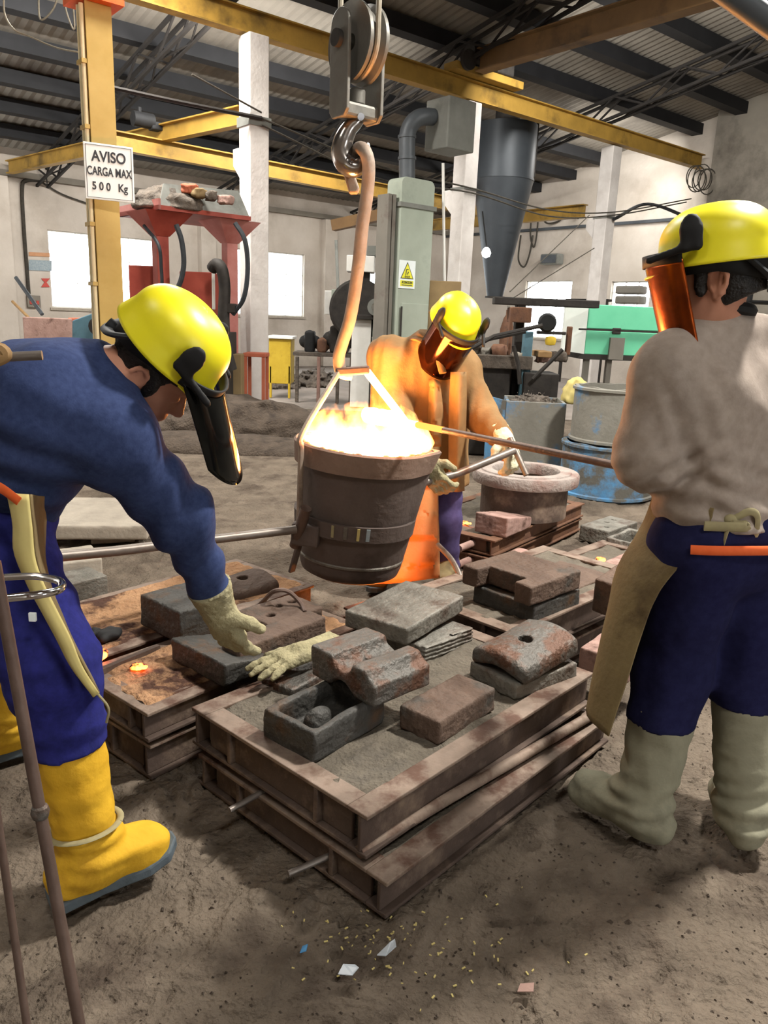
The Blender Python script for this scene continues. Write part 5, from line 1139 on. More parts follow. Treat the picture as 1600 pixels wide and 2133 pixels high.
# cream board left of column two
tag(ybox('plywood_board', 'cardboard', 890, 955, 585, 800, 12.0, .04, None, 0), 'brown plywood board leaning between the tower and the second column', 'board')
tag(MB().tube([Yp(923, 340, 12.4), Yp(926, 590, 12.4)], .022, 8).build('wall_pipe', 'white_paint', smooth=True), 'thin white vertical pipe between the tower and the second column', 'pipe')
tag(MB().tube([onV(700, 500, 13), onV(706, 640, 13)], .03, 8).build('wall_pipe', 'panel_grey', smooth=True), 'grey vertical pipe left of the hanging bar', 'pipe')
tag(MB().bar(onV(694, 470, 14.5), onV(830, 440, 13.2), .2, .22).build('cross_beam', 'brown_beam'), 'brown stub beam behind the hanging bar', 'beam')
# ------------------------------------------------------------------ people
def hand_f(wr, d, n, side, curl=.5, sc=1.0, fat=1.0, spread=.10, thumb=.6):
    """hand: wrist point, finger direction d, back-of-hand normal n, side = +1 when the thumb lies to d x n"""
    d = nrm(d); n = nrm(np.asarray(n) - d * (np.asarray(n) @ d)); s = np.cross(d, n) * side
    wr = np.asarray(wr, float); R = np.column_stack([d, s, n]); L = .088 * sc
    fs = [rbx(wr + d * L * .52, np.array([L * .56, .042 * sc, .016 * sc * fat]), .014 * sc, R), cone(wr - d * .02, wr + d * .03, .027 * sc * fat, .03 * sc * fat)]
    for i, (off, ln) in enumerate(((.031, .072), (.011, .08), (-.011, .075), (-.031, .058))):
        p = wr + d * L + s * off * sc; r = .0095 * sc * fat; dd = nrm(d + s * spread * off * 25)
        a = curl * .55
        for k, fr_ in enumerate((.45, .32, .26)):
            d2 = nrm(dd * math.cos(a) - n * math.sin(a)); q = p + d2 * ln * sc * fr_ * 1.05
            fs.append(cone(p, q, r, r * .92)); p = q; r *= .93; a += curl * .75
    p = wr + d * L * .25 + s * .03 * sc; q = p + nrm(d * .55 + s * .75 - n * .3) * .042 * sc; t = q + nrm(d * (.8) + s * (1 - thumb) * .6 - n * thumb * .7) * .036 * sc
    fs += [cone(p, q, .015 * sc * fat, .012 * sc * fat), cone(q, t, .012 * sc * fat, .010 * sc * fat)]
    return fs, [wr - d * .05, wr + d * .19 * sc]
def head_f(c, f, u):
    f = nrm(f); u = nrm(np.asarray(u) - f * (np.asarray(u) @ f)); r = np.cross(f, u); R = np.column_stack([r, f, u])
    def q(x, y, z): return np.asarray(c) + r * x + f * y + u * z
    a = U_([ell(q(0, -.012, .032), (.077, .098, .092), R), ell(q(0, .02, -.03), (.066, .078, .085), R), ell(q(0, .035, -.088), (.042, .048, .032), R)], .03)
    a = U_([a, ell(q(0, .083, .028), (.052, .018, .012), R)], .02)                       # brow
    for s in (-1, 1): a = Sub_(a, ell(q(s * .032, .098, .004), (.02, .016, .013), R), .012)
    fs = [a, cone(q(0, .094, .01), q(0, .116, -.034), .009, .0135), ell(q(0, .098, -.038), (.022, .014, .011), R), ell(q(0, .094, -.066), (.026, .011, .0075), R), ell(q(0, .092, -.078), (.022, .011, .0075), R)]
    b = U_(fs, .012)
    for s in (-1, 1):
        b = U_([b, ell(q(s * .032, .083, .004), (.013, .013, .012), R)], .003)
        arc = [(.076, .006, -.004), (.082, .004, .016), (.088, -.008, .027), (.092, -.024, .024), (.094, -.032, .008), (.091, -.029, -.012), (.086, -.019, -.03), (.079, -.008, -.04)]
        er = U_([cone(q(s * a[0], a[1], a[2]), q(s * c_[0], c_[1], c_[2]), .0058, .0058 if i_ < 5 else .0075) for i_, (a, c_) in enumerate(zip(arc[:-1], arc[1:]))] + [cone(q(s * .085, -.020, .012), q(s * .083, -.014, -.022), .0045), cone(q(s * .078, .004, -.008), q(s * .078, .002, -.018), .006), rbx(q(s * .078, -.014, -.006), (.004, .016, .028), .003, R)], .005)
        b = U_([b, er], .006)
    return b, q, R
def cloth(name, fs, lo, hi, m, parent, k=.05, off=0.0, folds=.006, fr=22, st=(1, 1, 1), h=.0085, cuts=(), seed=0, fold2=.0008, crease=()):
    f = U_(fs, k)
    g = lambda P: f(P) - off - folds * sn(P, fr, seed, st) - fold2 * sn(P, fr * 2.6, seed + 1, st)
    if crease:
        g0 = g
        def g(P):
            r = g0(P)
            for c, d, wl, amp, sig in crease:
                q = P - np.asarray(c, np.float32); w = np.exp(-(q * q).sum(1) / (2 * sig * sig)); r = r - amp * w * np.sin(q @ nrm(d).astype(np.float32) * (6.283 / wl) + 1.2 * sn(P, 9, seed))
            return r
    for c in cuts: g = (lambda a, b: (lambda P: np.maximum(a(P), b(P))))(g, c)
    return sdf_obj(name, g, lo, hi, h, m, parent)
def helmet(parent, hq, HR, c, vis_m, vis=(-.02, .0, .24), flip=.10, mark=False, tiltb=0.0, ang=1.25, vdrop=.21, z0=.05):
    """hard hat in the head frame hq(x right, y front, z up): shell, peak, visor"""
    hm = bpy.data.objects.new('hard_hat', None); COL.objects.link(hm); hm.parent = parent; hm.location = np.asarray(hq(0, 0, .06)) - parent_loc(parent)
    a_, b_, hh_ = .110, .130, .095
    def sh(i, j):
        t = i * 2 * PI; e = j
        if e < .12:     # rolled rim
            k = 1.12 - .04 * (e / .12); z = z0 - .012 + .02 * (e / .12) * 1; fr_ = 1
            x, y = a_ * k * math.sin(t), b_ * k * math.cos(t)
        elif e < .3:
            k = 1.08 - .06 * ((e - .12) / .18); z = z0 + .008 + .03 * ((e - .12) / .18); x, y = a_ * k * math.sin(t), b_ * k * math.cos(t)
        else:
            w = (e - .3) / .7 * PI / 2; k = 1.0 * math.cos(w) ** .85 if w < PI / 2 - 1e-6 else 0.0
            z = z0 + .038 + hh_ * math.sin(w); x, y = a_ * 1.02 * k * math.sin(t), b_ * 1.02 * k * math.cos(t)
            z += .006 * math.exp(-(x / .02) ** 2) * math.cos(w)
        return hq(x, y - .012, z)
    MB().grid(sh, 48, 22, wrap=True).build('shell', 'helmet_yellow', hm, smooth='all', solid=.004)
    def pk(i, j):
        t = (i - .5) * 2.0; k = 1.06 + (.24 * math.cos(t * 1.35) if abs(t) < 1.15 else .02) * j
        return hq(a_ * k * math.sin(t), b_ * k * math.cos(t) - .012, z0 - .004 - .022 * j * math.cos(t))
    MB().grid(pk, 24, 6).build('peak', 'helmet_yellow', hm, smooth='all', solid=.005)
    def bd(i, j):
        t = i * 2 * PI; return hq(.098 * math.sin(t), .118 * math.cos(t) - .012, z0 - .03 + .045 * j - (.03 * max(0, -math.cos(t)) * (1 - j)))
    MB().grid(bd, 36, 3, wrap=True).build('head_band', 'black', hm, smooth='all', solid=.004)
    MB().tube(spline([hq(.09, -.07, z0 - .0), hq(.075, -.12, z0 - .05), hq(0, -.142, z0 - .075), hq(-.075, -.12, z0 - .05), hq(-.09, -.07, z0)], 6), .016, 8, flat=.45).build('neck_strap', 'rubber', hm, smooth=True)
    MB().tube([hq(0, -.125, z0 - .07), hq(0, -.15, z0 - .073)], .018, 12).build('ratchet_knob', 'rubber', hm, smooth=True)
    for s in (-1, 1):
        f = U_([rbx(hq(s * .128, .045, z0 + .05), (.010, .026, .03), .012, HR), ell(hq(s * .125, .045, z0 + .075), (.012, .024, .03), HR), cone(hq(s * .128, .06, z0 + .03), hq(s * .115, .14, z0 + .012), .009)], .01)
        lo, hi = bounds([hq(s * .128, .045, z0 + .05), hq(s * .115, .14, z0 + .012)], .06); sdf_obj('visor_clip', f, lo, hi, .006, 'black', hm)
    vx, vy, vz = vis
    def vs2(i, j):
        t = (i - .5) * 2 * ang; k = 1.10 + flip * math.cos(t) + vx * j
        y = b_ * k * math.cos(t) - .012 + vy * j; z = z0 + .012 - vz * j + .02 * (1 - math.cos(t)) * 0 - .05 * (1 - math.cos(t * .8)) * (1 - j) * 0 + .03 * j * (1 - math.cos(t))
        return hq(a_ * (k + .06) * math.sin(t), y, z)
    MB().grid(vs2, 32, 14).build('visor', vis_m, hm, smooth='all', solid=.0025)
    def vb(i, j):
        t = (i - .5) * 2 * ang; k = 1.115 + flip * math.cos(t); return hq(a_ * (k + .06) * math.sin(t), b_ * k * math.cos(t) - .012, z0 + .0 + .028 * j)
    MB().grid(vb, 32, 2).build('visor_holder', 'black', hm, smooth='all', solid=.006)
    return hm
def hair_obj(parent, hq, HR, m='hair', low=-.07):
    f = U_([ell(hq(0, -.014, .034), (.085, .106, .100), HR), ell(hq(0, -.05, -.02), (.074, .07, .075), HR), ell(hq(0, -.07, -.06), (.05, .045, .04), HR)], .03)
    face = U_([ell(hq(0, .09, -.06), (.12, .10, .12), HR), ell(hq(0, .13, .0), (.12, .08, .09), HR)], .02)
    g = Sub_(f, face, .01)
    for s in (-1, 1): g = Sub_(g, ell(hq(s * .095, -.012, -.022), (.03, .028, .046), HR), .008)
    g = And_(g, plane(hq(0, 0, low), hq(0, -.35, -1) - hq(0, 0, 0)))
    sb = [ell(hq(s * .076, .026, .0), (.010, .016, .038), HR) for s in (-1, 1)]
    g2 = U_([g, *sb], .006)
    lo, hi = bounds([hq(-.1, -.14, -.1), hq(.1, .1, .14), hq(.1, -.14, .14), hq(-.1, .1, -.1)], .05)
    sdf_obj('hair', lambda P: g2(P) - .003 * sn(P, 110, 1, (1, 1, .4)), lo, hi, .006, m, parent)
def boot(parent, an, kn, he, to, top, m, sole=None, name='boot', wide=1.0, seed=0, flare=1.0, lift=0.0):
    """tall boot or leather spat: top is a point on the shin"""
    an, kn, he, to, top = (np.asarray(x, float) for x in (an, kn, he, to, top))
    fw_ = nrm((to - he) * np.array([1, 1, 0]))
    b = bpy.data.objects.new(name, None); COL.objects.link(b); b.parent = parent; b.location = an - parent_loc(parent)
    fs = [cone(an, top, .066 * wide, .074 * wide * flare), cone(he + np.array([0, 0, .03]), an, .046 * wide, .062 * wide), cone(he + fw_ * .05 + np.array([0, 0, .045]), to - fw_ * .04 + np.array([0, 0, .02]), .05 * wide, .044 * wide), cone(an + fw_ * .02, to - fw_ * .08 + np.array([0, 0, .03]), .055 * wide, .045 * wide), cone(to - fw_ * .07 + np.array([0, 0, .012]), to - fw_ * .04 + np.array([0, 0, .012]), .046 * wide, .042 * wide)]
    lo, hi = bounds([he, to, an, top], .14)
    f = U_(fs, .035); d = nrm(top - an)
    zc = min(he[2], to[2])
    n_ = nrm(np.cross(np.cross(to - he, np.array([0, 0, 1.0])), to - he)); n_ = n_ if n_[2] > 0 else -n_
    af = an.astype(np.float32)
    g = lambda P: np.maximum(np.maximum(f(P) - .0045 * np.exp(-((P[:, 2] - af[2] - .03) / .07) ** 2) * np.sin((P[:, 2] - af[2]) * 115 + 14 * ((P - af) @ fw_.astype(np.float32)) + 2 * sn(P, 8, seed)) - .004 * sn(P, 17, seed, (1, 1, 1.6)) - .0008 * sn(P, 60, seed + 1), plane(top, d)(P)), plane(he - n_ * .012, -n_)(P))
    sdf_obj('boot_upper', g, lo, hi, .0075, m, b)
    if sole:
        lat = nrm(np.cross(fw_, n_)); q = []
        out = [(-.05, -.035), (-.03, -.048), (.08, -.045), (.2, -.055), (.26, -.045), (.295, -.015), (.295, .015), (.26, .05), (.2, .055), (.08, .043), (-.03, .045), (-.05, .03)]
        L = np.linalg.norm(to - he); k = L / .26; dd = nrm(to - he)
        pts = [he + dd * a * k + lat * c * wide - n_ * .03 + n_ * (.02 * max(0, (a - .2) / .1)) for a, c in out]
        MB().prism(pts, (0, 0, 0), n_ * .03).build('sole', sole, b, bevel=.006)
    return b
def glove(parent, wr, d, n, side, m='glove', curl=.6, cuff=None, sc=1.12, name='glove', fat=1.25, thumb=.6, spread=.1):
    fs, pts = hand_f(wr, d, n, side, curl, sc, fat, spread, thumb)
    cu = np.asarray(cuff if cuff is not None else np.asarray(wr) - nrm(d) * .09, float)
    fs.append(cone(np.asarray(wr) + nrm(d) * .01, cu, .037 * sc, .05 * sc))
    lo, hi = bounds(pts + [cu], .10)
    f = U_(fs, .012); dn = nrm(cu - np.asarray(wr))
    return sdf_obj(name, lambda P: np.maximum(f(P) - .0018 * sn(P, 60, 1), plane(cu, dn)(P)), lo, hi, .0055, m, parent)
def sheet(name, m, parent, rows, th=.004, wave=.0, nu=24, nv=24, seed=0):
    """leather or cloth sheet lofted through rows of points (top to bottom)"""
    S = [spline(r, 8) for r in rows]; S = np.array([[np.asarray(s)[int(round(k * (len(s) - 1) / nu))] for k in range(nu + 1)] for s in S]); V_ = []
    for i in range(nu + 1):
        c = spline([S[k][i] for k in range(len(rows))], 8); V_.append([c[int(round(j * (len(c) - 1) / nv))] for j in range(nv + 1)])
    A = np.array(V_); 
    if wave: A[..., 1] += wave * sn(A.reshape(-1, 3).astype(np.float32), 14, seed, (1, 1, .3)).reshape(nu + 1, nv + 1)
    return MB().grid(lambda i, j: A[int(round(i * nu)), int(round(j * nv))], nu, nv).build(name, m, parent, smooth='all', solid=th)
def mix(a, b, t): return np.asarray(a, float) * (1 - t) + np.asarray(b, float) * t

# ============ right worker: back to the camera, beige shirt, looking towards the ladle
bf = nrm((-.50, .86, 0)); br = np.array([bf[1], -bf[0], 0])
pel = Yp(1510, 1120, 2.03); che = Yp(1492, 830, 2.02); nek = Yp(1497, 668, 2.02)
J = dict(pel=pel, che=che, nek=nek, hed=Yp(1483, 588, 1.99))
J['shL'] = nek - br * .185 + np.array([0, 0, -.13]) - bf * .0; J['shR'] = nek + br * .19 + np.array([0, 0, -.03])
J['elL'] = Yp(1352, 950, 1.93); J['wrL'] = np.array([.74, 2.20, 1.06]); J['elR'] = J['shR'] + np.array([.10, -.02, -.28]); J['wrR'] = np.array([.98, 2.34, 1.02])
J['hiL'] = pel - br * .10 - np.array([0, 0, .03]); J['hiR'] = pel + br * .10 - np.array([0, 0, .03])
hl = G(1362, 1752, .02); tl_ = G(1200, 1655, .02); hr_ = G(1545, 1762, .02); tr_ = hr_ + np.array([.06, .26, 0])
J['anL'] = hl + nrm(tl_ - hl) * .05 + np.array([0, 0, .09]); J['heL'] = hl + np.array([0, 0, .02]); J['toL'] = tl_ - nrm(tl_ - hl) * .05 + np.array([0, 0, .02])
J['anR'] = hr_ + nrm(tr_ - hr_) * .05 + np.array([0, 0, .09]); J['heR'] = hr_ + np.array([0, 0, .02]); J['toR'] = tr_ - nrm(tr_ - hr_) * .05 + np.array([0, 0, .02])
J['knL'] = Yp(1400, 1400, 2.03); J['knR'] = Yp(1545, 1400, 2.06)
hs1, _ = hand_f(J['wrL'], nrm((.0, .8, .1)), (.2, -.1, 1), 1, .9); hs2, _ = hand_f(J['wrR'], nrm((-.4, .8, .1)), (-.2, -.1, 1), -1, .9)
def person_core(name, lab, root, J, hands, hf, hu, tor=1.0, skinh=.007):
    r = thing(name, lab, 'person', root); hd, hq, HR = head_f(J['hed'], hf, hu)
    lat = nrm(np.asarray(J['shR']) - np.asarray(J['shL'])); pel, che, nek = (np.asarray(J[k], float) for k in ('pel', 'che', 'nek'))
    fs = [hd, cone(nek, np.asarray(J['hed']) - nrm(hu) * .05 - nrm(hf) * .015, .064, .057), cone(pel, che, .11 * tor, .11 * tor), cone(pel + lat * .05, che + lat * .06, .09, .10), cone(pel - lat * .05, che - lat * .06, .09, .10), cone(che, nek, .10, .06), cone(J['shL'], J['shR'], .046, .046), cone(J['hiL'], J['hiR'], .09, .09)]
    for s in 'LR': fs += [cone(J['sh' + s], J['el' + s], .042, .034), cone(J['el' + s], J['wr' + s], .034, .026), cone(J['hi' + s], J['kn' + s], .076, .054), cone(J['kn' + s], J['an' + s], .05, .034), cone(J['an' + s], J['to' + s], .034, .024), cone(J['an' + s], J['he' + s], .03, .024)]
    body = U_(fs, .03)
    b2 = U_([body, *[q for h in hands for q in h]], .012)
    lo, hi = bounds([J[k] for k in J], .17); sdf_obj('body', b2, lo, hi, skinh, 'skin', r); return r, hq, HR
RW, hq, HR = person_core('person', 'worker at right in a beige shirt and navy trousers, back turned, holding the rod', (pel[0], pel[1], 0), J, [hs1, hs2], nrm((-.93, .36, -.14)), nrm((-.10, .02, 1)), skinh=.005)
hair_obj(RW, hq, HR)
helmet(RW, hq, HR, None, 'visor_amber', vis=(-.10, -.03, .235), flip=.20, ang=1.05)
lat = br
fs = [cone(mix(pel, che, .12) + lat * .06, che + lat * .08, .125, .135), cone(mix(pel, che, .12) - lat * .06, che - lat * .08, .125, .135), cone(che, nek - np.array([0, 0, .05]), .135, .085), cone(J['shL'] + np.array([0, 0, -.02]), J['shR'] + np.array([0, 0, -.02]), .070, .075), cone(J['shL'] + lat * .02, J['elL'], .078, .084), cone(J['elL'], mix(J['elL'], J['wrL'], .85), .084, .06), cone(J['shR'] - lat * .02, J['elR'], .083, .075), cone(J['elR'], mix(J['elR'], J['wrR'], .85), .072, .058), cone(mix(pel, che, .10) - lat * .05, mix(pel, che, .3) + lat * .05, .14, .14)]
lo, hi = bounds([pel, che, nek, J['shL'], J['shR'], J['elL'], J['elR'], J['wrL'], J['wrR']], .19)
hem = mix(pel, che, -.0) + np.array([0, 0, .055])
nk = plane(nek + np.array([0, 0, .028]), nrm((.05, .15, 1)))
fs += [cone(nek + np.array([0, 0, -.035]), mix(nek, J['shL'], .75) + np.array([0, 0, .012]), .066, .06), cone(nek + np.array([0, 0, -.03]), mix(nek, J['shR'], .75) - np.array([0, 0, .01]), .062, .078)]
cloth('shirt', fs, lo, hi, 'cloth_beige', RW, .03, .006, .004, 8, (1.2, 1.2, .5), .008, [plane(hem, (0, 0, -1)), nk], 1, crease=[(J['elL'] + np.array([.04, -.05, 0]), (-.6, .2, .8), .055, .008, .085), (hem + np.array([-.1, -.1, .06]), (.25, .1, 1), .06, .006, .12), (J['shL'] + np.array([.05, -.05, -.12]), (.9, 0, .5), .06, .005, .08), (che + np.array([.05, -.15, -.1]), (.85, 0, .55), .13, .005, .2)])
MB().tube([nek + np.array([.072 * math.cos(t), .072 * math.sin(t), .026 - .008 * math.sin(t + .5)]) for t in np.linspace(0, 2 * PI, 26)], .016, 8, flat=1.0).build('collar', 'black', RW, smooth=True)
fs = [cone(J['hiL'] + np.array([0, 0, .04]), J['hiR'] + np.array([0, 0, .04]), .128, .128), cone(J['hiL'], J['knL'], .118, .098), cone(J['knL'], mix(J['knL'], J['anL'], .42), .098, .094), cone(J['hiR'], J['knR'], .118, .094), cone(J['knR'], mix(J['knR'], J['anR'], .30), .092, .088), cone(pel, pel + np.array([0, 0, .09]), .145, .135)]
lo, hi = bounds([pel, J['hiL'], J['hiR'], J['knL'], J['knR'], mix(J['knL'], J['anL'], .5)], .19)
cutL = mix(J['knL'], J['anL'], .36); cutR = mix(J['knR'], J['anR'], .22)
def tcut(P): return np.where((P - pel.astype(np.float32)) @ br.astype(np.float32) < 0.0, cutL[2] - P[:, 2], cutR[2] - P[:, 2])
cloth('trousers', fs, lo, hi, 'cloth_indigo', RW, .05, 0, .008, 14, (1, 1, .6), .0085, [tcut, plane(pel + np.array([0, 0, .10]), (0, 0, 1))], 2)
boot(RW, J['anL'], J['knL'], J['heL'], J['toL'] + nrm(tl_ - hl) * .05, mix(J['knL'], J['anL'], .28), 'leather_grey', None, 'leather_spat', 1.18, 1, 1.05)
boot(RW, J['anR'], J['knR'], J['heR'], J['toR'] + nrm(tr_ - hr_) * .05, mix(J['knR'], J['anR'], .14), 'leather_grey', None, 'leather_spat', 1.14, 2, 1.0)
# apron wrapped round the front, its edge seen beside the left leg
def apt(th, z, rad): return np.array([pel[0], pel[1], 0]) + rad * (bf * math.cos(th) - br * math.sin(th)) + np.array([0, 0, z])
rows = []
for z, rad, t0 in ((1.02, .185, 2.0), (.94, .20, 1.95), (.80, .255, 1.62), (.65, .28, 1.52), (.50, .30, 1.5), (.36, .315, 1.48)):
    rows.append([apt(t, z, rad * (1 + .05 * math.sin(5 * t + z * 4))) for t in np.linspace(t0, -1.5, 9)])
sheet('apron', 'leather_olive', RW, rows, .005, .006, 40, 30, 1)
wz = pel[2] + .045
def wst(t, z, rad=.168): return np.array([pel[0], pel[1], z]) + rad * (bf * math.cos(t) * .95 - br * math.sin(t) * 1.38)
MB().tube([wst(t, wz - .03 + .006 * math.sin(3 * t), .184) for t in np.linspace(2.0, 4.9, 30)], .0048, 8, flat=2.6).build('orange_belt', 'orange_web', RW, smooth=True)
kp = Yp(1522, 1083, pel[1] - .165)
MB().tube(spline([wst(2.1, wz + .03, .172), wst(2.6, wz + .035, .175), kp], 8), .0048, 8, flat=2.6).build('apron_tie', 'cream_tape', RW, smooth=True)
MB().tube(spline([kp, wst(4.0, wz + .035, .175), wst(4.6, wz + .03, .172)], 8), .0048, 8, flat=2.6).build('apron_tie', 'cream_tape', RW, smooth=True)
MB().tube(spline([kp, Yp(1508, 1120, kp[1] - .01), Yp(1496, 1170, kp[1] + .005), Yp(1484, 1210, kp[1] + .015), Yp(1470, 1243, kp[1] + .02)], 6), [.014] * 19 + [.01, .008, .006, .004, .003, .002], 8, flat=.35).build('apron_tie', 'cream_tape', RW, smooth=True)
MB().tube(spline([kp, Yp(1560, 1066, kp[1] - .01), Yp(1578, 1075, kp[1]), Yp(1577, 1105, kp[1] + .01), Yp(1574, 1133, kp[1] + .015)], 6), .004, 8, flat=2.4).build('apron_tie', 'cream_tape', RW, smooth=True)
sdf_obj('tie_knot', Off(U_([ell(kp, (.018, .012, .016)), ell(kp + np.array([.03, 0, -.012]), (.022, .01, .014))], .01), 0), kp - .06, kp + .06, .005, 'cream_tape', RW)

# ============ left worker: bending over the mould boxes
hl = G(142, 1868, .02); tl_ = G(340, 1772, .05)
pel = np.array([-1.02, 1.93, .93]); che = Yp(110, 850, 1.86); nek = Yp(222, 780, 1.88)
J = dict(pel=pel, che=che, nek=nek, hed=Yp(318, 772, 1.93))
tdir = nrm(nek - pel)
J['shR'] = Yp(222, 905, 1.78); J['shL'] = Yp(205, 800, 2.05)      # R is the near side
J['elR'] = Yp(375, 1075, 1.93); J['wrR'] = Yp(452, 1262, 2.06); J['elL'] = Yp(265, 960, 2.2); J['wrL'] = Yp(325, 1035, 2.2)
J['hiR'] = np.array([-.95, 1.80, .88]); J['hiL'] = np.array([-1.1, 2.06, .88])
J['knR'] = Yp(108, 1380, 1.66); J['anR'] = hl + nrm((tl_ - hl) * np.array([1, 1, 0])) * .06 + np.array([0, 0, .10]); J['heR'] = hl + np.array([0, 0, .025]); J['toR'] = tl_ - nrm(tl_ - hl) * .05 + np.array([0, 0, .02])
h2_ = G(-20, 1575, .02); J['knL'] = np.array([h2_[0] + .12, h2_[1] - .05, .5]); J['anL'] = h2_ + np.array([.04, .03, .10]); J['heL'] = h2_ + np.array([0, 0, .02]); J['toL'] = h2_ + np.array([.15, .13, .02])
ddr = nrm((.22, .35, -.9)); hs1, _ = hand_f(J['wrR'] + ddr * .0, ddr, (-.35, -.75, -.3), -1, .35, .85, .75); hs2, _ = hand_f(J['wrL'], nrm((.55, .1, -.75)), (0, -1, 0), 1, .4, .8, .7)
LW, hq, HR = person_core('person', 'worker at left bending over the mould boxes in a navy sweater', (pel[0], pel[1], 0), J, [hs1, hs2], nrm((.70, .15, -.72)), nrm((.70, -.16, .68)), skinh=.0065)
hair_obj(LW, hq, HR, low=-.03)
helmet(LW, hq, HR, None, 'visor_dark', vis=(.0, .20, .14), flip=.16, ang=1.1, z0=.078)
lat = nrm(J['shR'] - J['shL']); lat2 = nrm(np.array([.25, -.95, 0]))
bk = np.cross(lat2, tdir); bk = bk if bk[2] > 0 else -bk
fs = [cone(pel + lat2 * .06, che + lat2 * .07, .135, .165), cone(pel - lat2 * .06, che - lat2 * .07, .135, .165), cone(che, nek, .165, .075), cone(nek, J['shR'], .06, .085), cone(che + bk * .03, mix(che, nek, .5) + bk * .02, .15, .10), cone(J['shR'], J['shL'], .08, .08), cone(mix(che, J['shR'], .5), J['shR'], .13, .102), cone(J['shR'], J['elR'], .104, .088), cone(J['elR'], mix(J['elR'], J['wrR'], .86), .084, .055), cone(J['shL'], J['elL'], .09, .075), cone(J['elL'], mix(J['elL'], J['wrL'], .8), .07, .055)]
lo, hi = bounds([pel, che, nek, J['shL'], J['shR'], J['elL'], J['elR'], J['wrL'], J['wrR']], .22)
cuf = mix(J['elR'], J['wrR'], .93)
cloth('sweater', fs, lo, hi, 'cloth_navy', LW, .045, 0, .008, 9, (1, .8, 1), .009, [plane(cuf, J['wrR'] - J['elR']), plane(Yp(258, 785, 1.82), (.74, 0, .67)), plane(mix(pel, che, -.05), pel - che)], 0, crease=[(mix(J['elR'], J['wrR'], .55), J['wrR'] - J['elR'] + np.array([.15, 0, .1]), .085, .008, .09), (mix(J['shR'], J['elR'], .75), J['elR'] - J['shR'] + np.array([.3, 0, .1]), .09, .009, .11), (mix(pel, che, .6) + lat2 * .15, (.4, 0, 1), .09, .010, .13)])
fs = [cone(J['hiL'], J['hiR'], .13, .13), cone(J['hiR'], J['knR'], .125, .105), cone(J['knR'], mix(J['knR'], J['anR'], .5), .102, .092), cone(J['hiL'], J['knL'], .125, .1), cone(J['knL'], mix(J['knL'], J['anL'], .5), .098, .09), cone(pel, mix(pel, che, .25), .15, .14)]
lo, hi = bounds([pel, J['hiL'], J['hiR'], J['knL'], J['knR'], mix(J['knR'], J['anR'], .5), mix(J['knL'], J['anL'], .5), mix(pel, che, .3)], .19)
cl = mix(J['knR'], J['anR'], .42)
cloth('trousers', fs, lo, hi, 'cloth_blue', LW, .05, 0, .008, 14, (.6, .6, 1.3), .0085, [plane(cl, (.1, 0, -1))], 2, .0015)
boot(LW, J['anR'], J['knR'], J['heR'], J['toR'] + nrm(tl_ - hl) * .05, mix(J['knR'], J['anR'], .36), 'leather_yellow', 'sole', 'boot', 1.12, 1)
boot(LW, J['anL'], J['knL'], J['heL'], J['toL'] + np.array([.04, .03, 0]), mix(J['knL'], J['anL'], .3), 'leather_yellow', 'sole', 'boot', 1.1, 2)
sp0 = mix(J['anR'], J['knR'], .16)
MB().tube([sp0 + .085 * np.array([math.cos(t), math.sin(t), .18 * math.cos(t + .6)]) for t in np.linspace(0, 2 * PI, 28)], .008, 8, flat=.5).build('boot_strap', 'cream_tape', LW, smooth=True)
glove(LW, J['wrR'] + ddr * .01, ddr, (-.35, -.75, -.3), -1, 'glove', .35, mix(J['elR'], J['wrR'], .76), 1.28)
glove(LW, J['wrL'], nrm((.55, .1, -.75)), (0, -1, 0), 1, 'glove', .4, None, 1.1)
# apron: cream leather edge hanging in front of the thigh
rib = [((15, 1020, 1.62), (60, 1030, 1.60)), ((28, 1090, 1.60), (66, 1090, 1.58)), ((30, 1150, 1.58), (72, 1160, 1.56)), ((58, 1220, 1.56), (90, 1215, 1.54)), ((85, 1270, 1.54), (118, 1270, 1.53)), ((118, 1330, 1.53), (148, 1330, 1.52)), ((150, 1390, 1.53), (172, 1388, 1.52)), ((196, 1448, 1.54), (206, 1442, 1.53))]
sheet('apron_edge', 'leather_cream', LW, [[Yp(*a), mix(Yp(*a), Yp(*b), .5) + np.array([0, -.012, 0]), Yp(*b)] for a, b in rib], .005, .003, 8, 30)
MB().tube(spline([Yp(204, 1446, 1.54), Yp(226, 1475, 1.55), Yp(222, 1505, 1.56)], 6), .003, 6).build('apron_cord', 'cream_tape', LW, smooth=True)
sheet('apron', 'leather_olive', LW, [[Yp(62, 1030, 1.60), Yp(95, 1035, 1.75), Yp(118, 1045, 1.95)], [Yp(68, 1090, 1.58), Yp(90, 1090, 1.75), Yp(108, 1080, 1.95)], [Yp(90, 1215, 1.56), Yp(105, 1215, 1.7), Yp(110, 1210, 1.9)], [Yp(206, 1445, 1.55), Yp(205, 1440, 1.68), Yp(200, 1430, 1.8)]], .005, .004, 16, 24)
MB().tube(spline([Yp(-20, 1005, 1.62), Yp(10, 1022, 1.60), Yp(40, 1045, 1.59)], 6), .0048, 8, flat=2.6).build('orange_belt', 'orange_web', LW, smooth=True)
MB().box((-.008, -.004, -.01), (.008, .004, .01), None, Yp(68, 1285, 1.53)).build('trouser_button', 'sign_white', LW, bevel=.002)

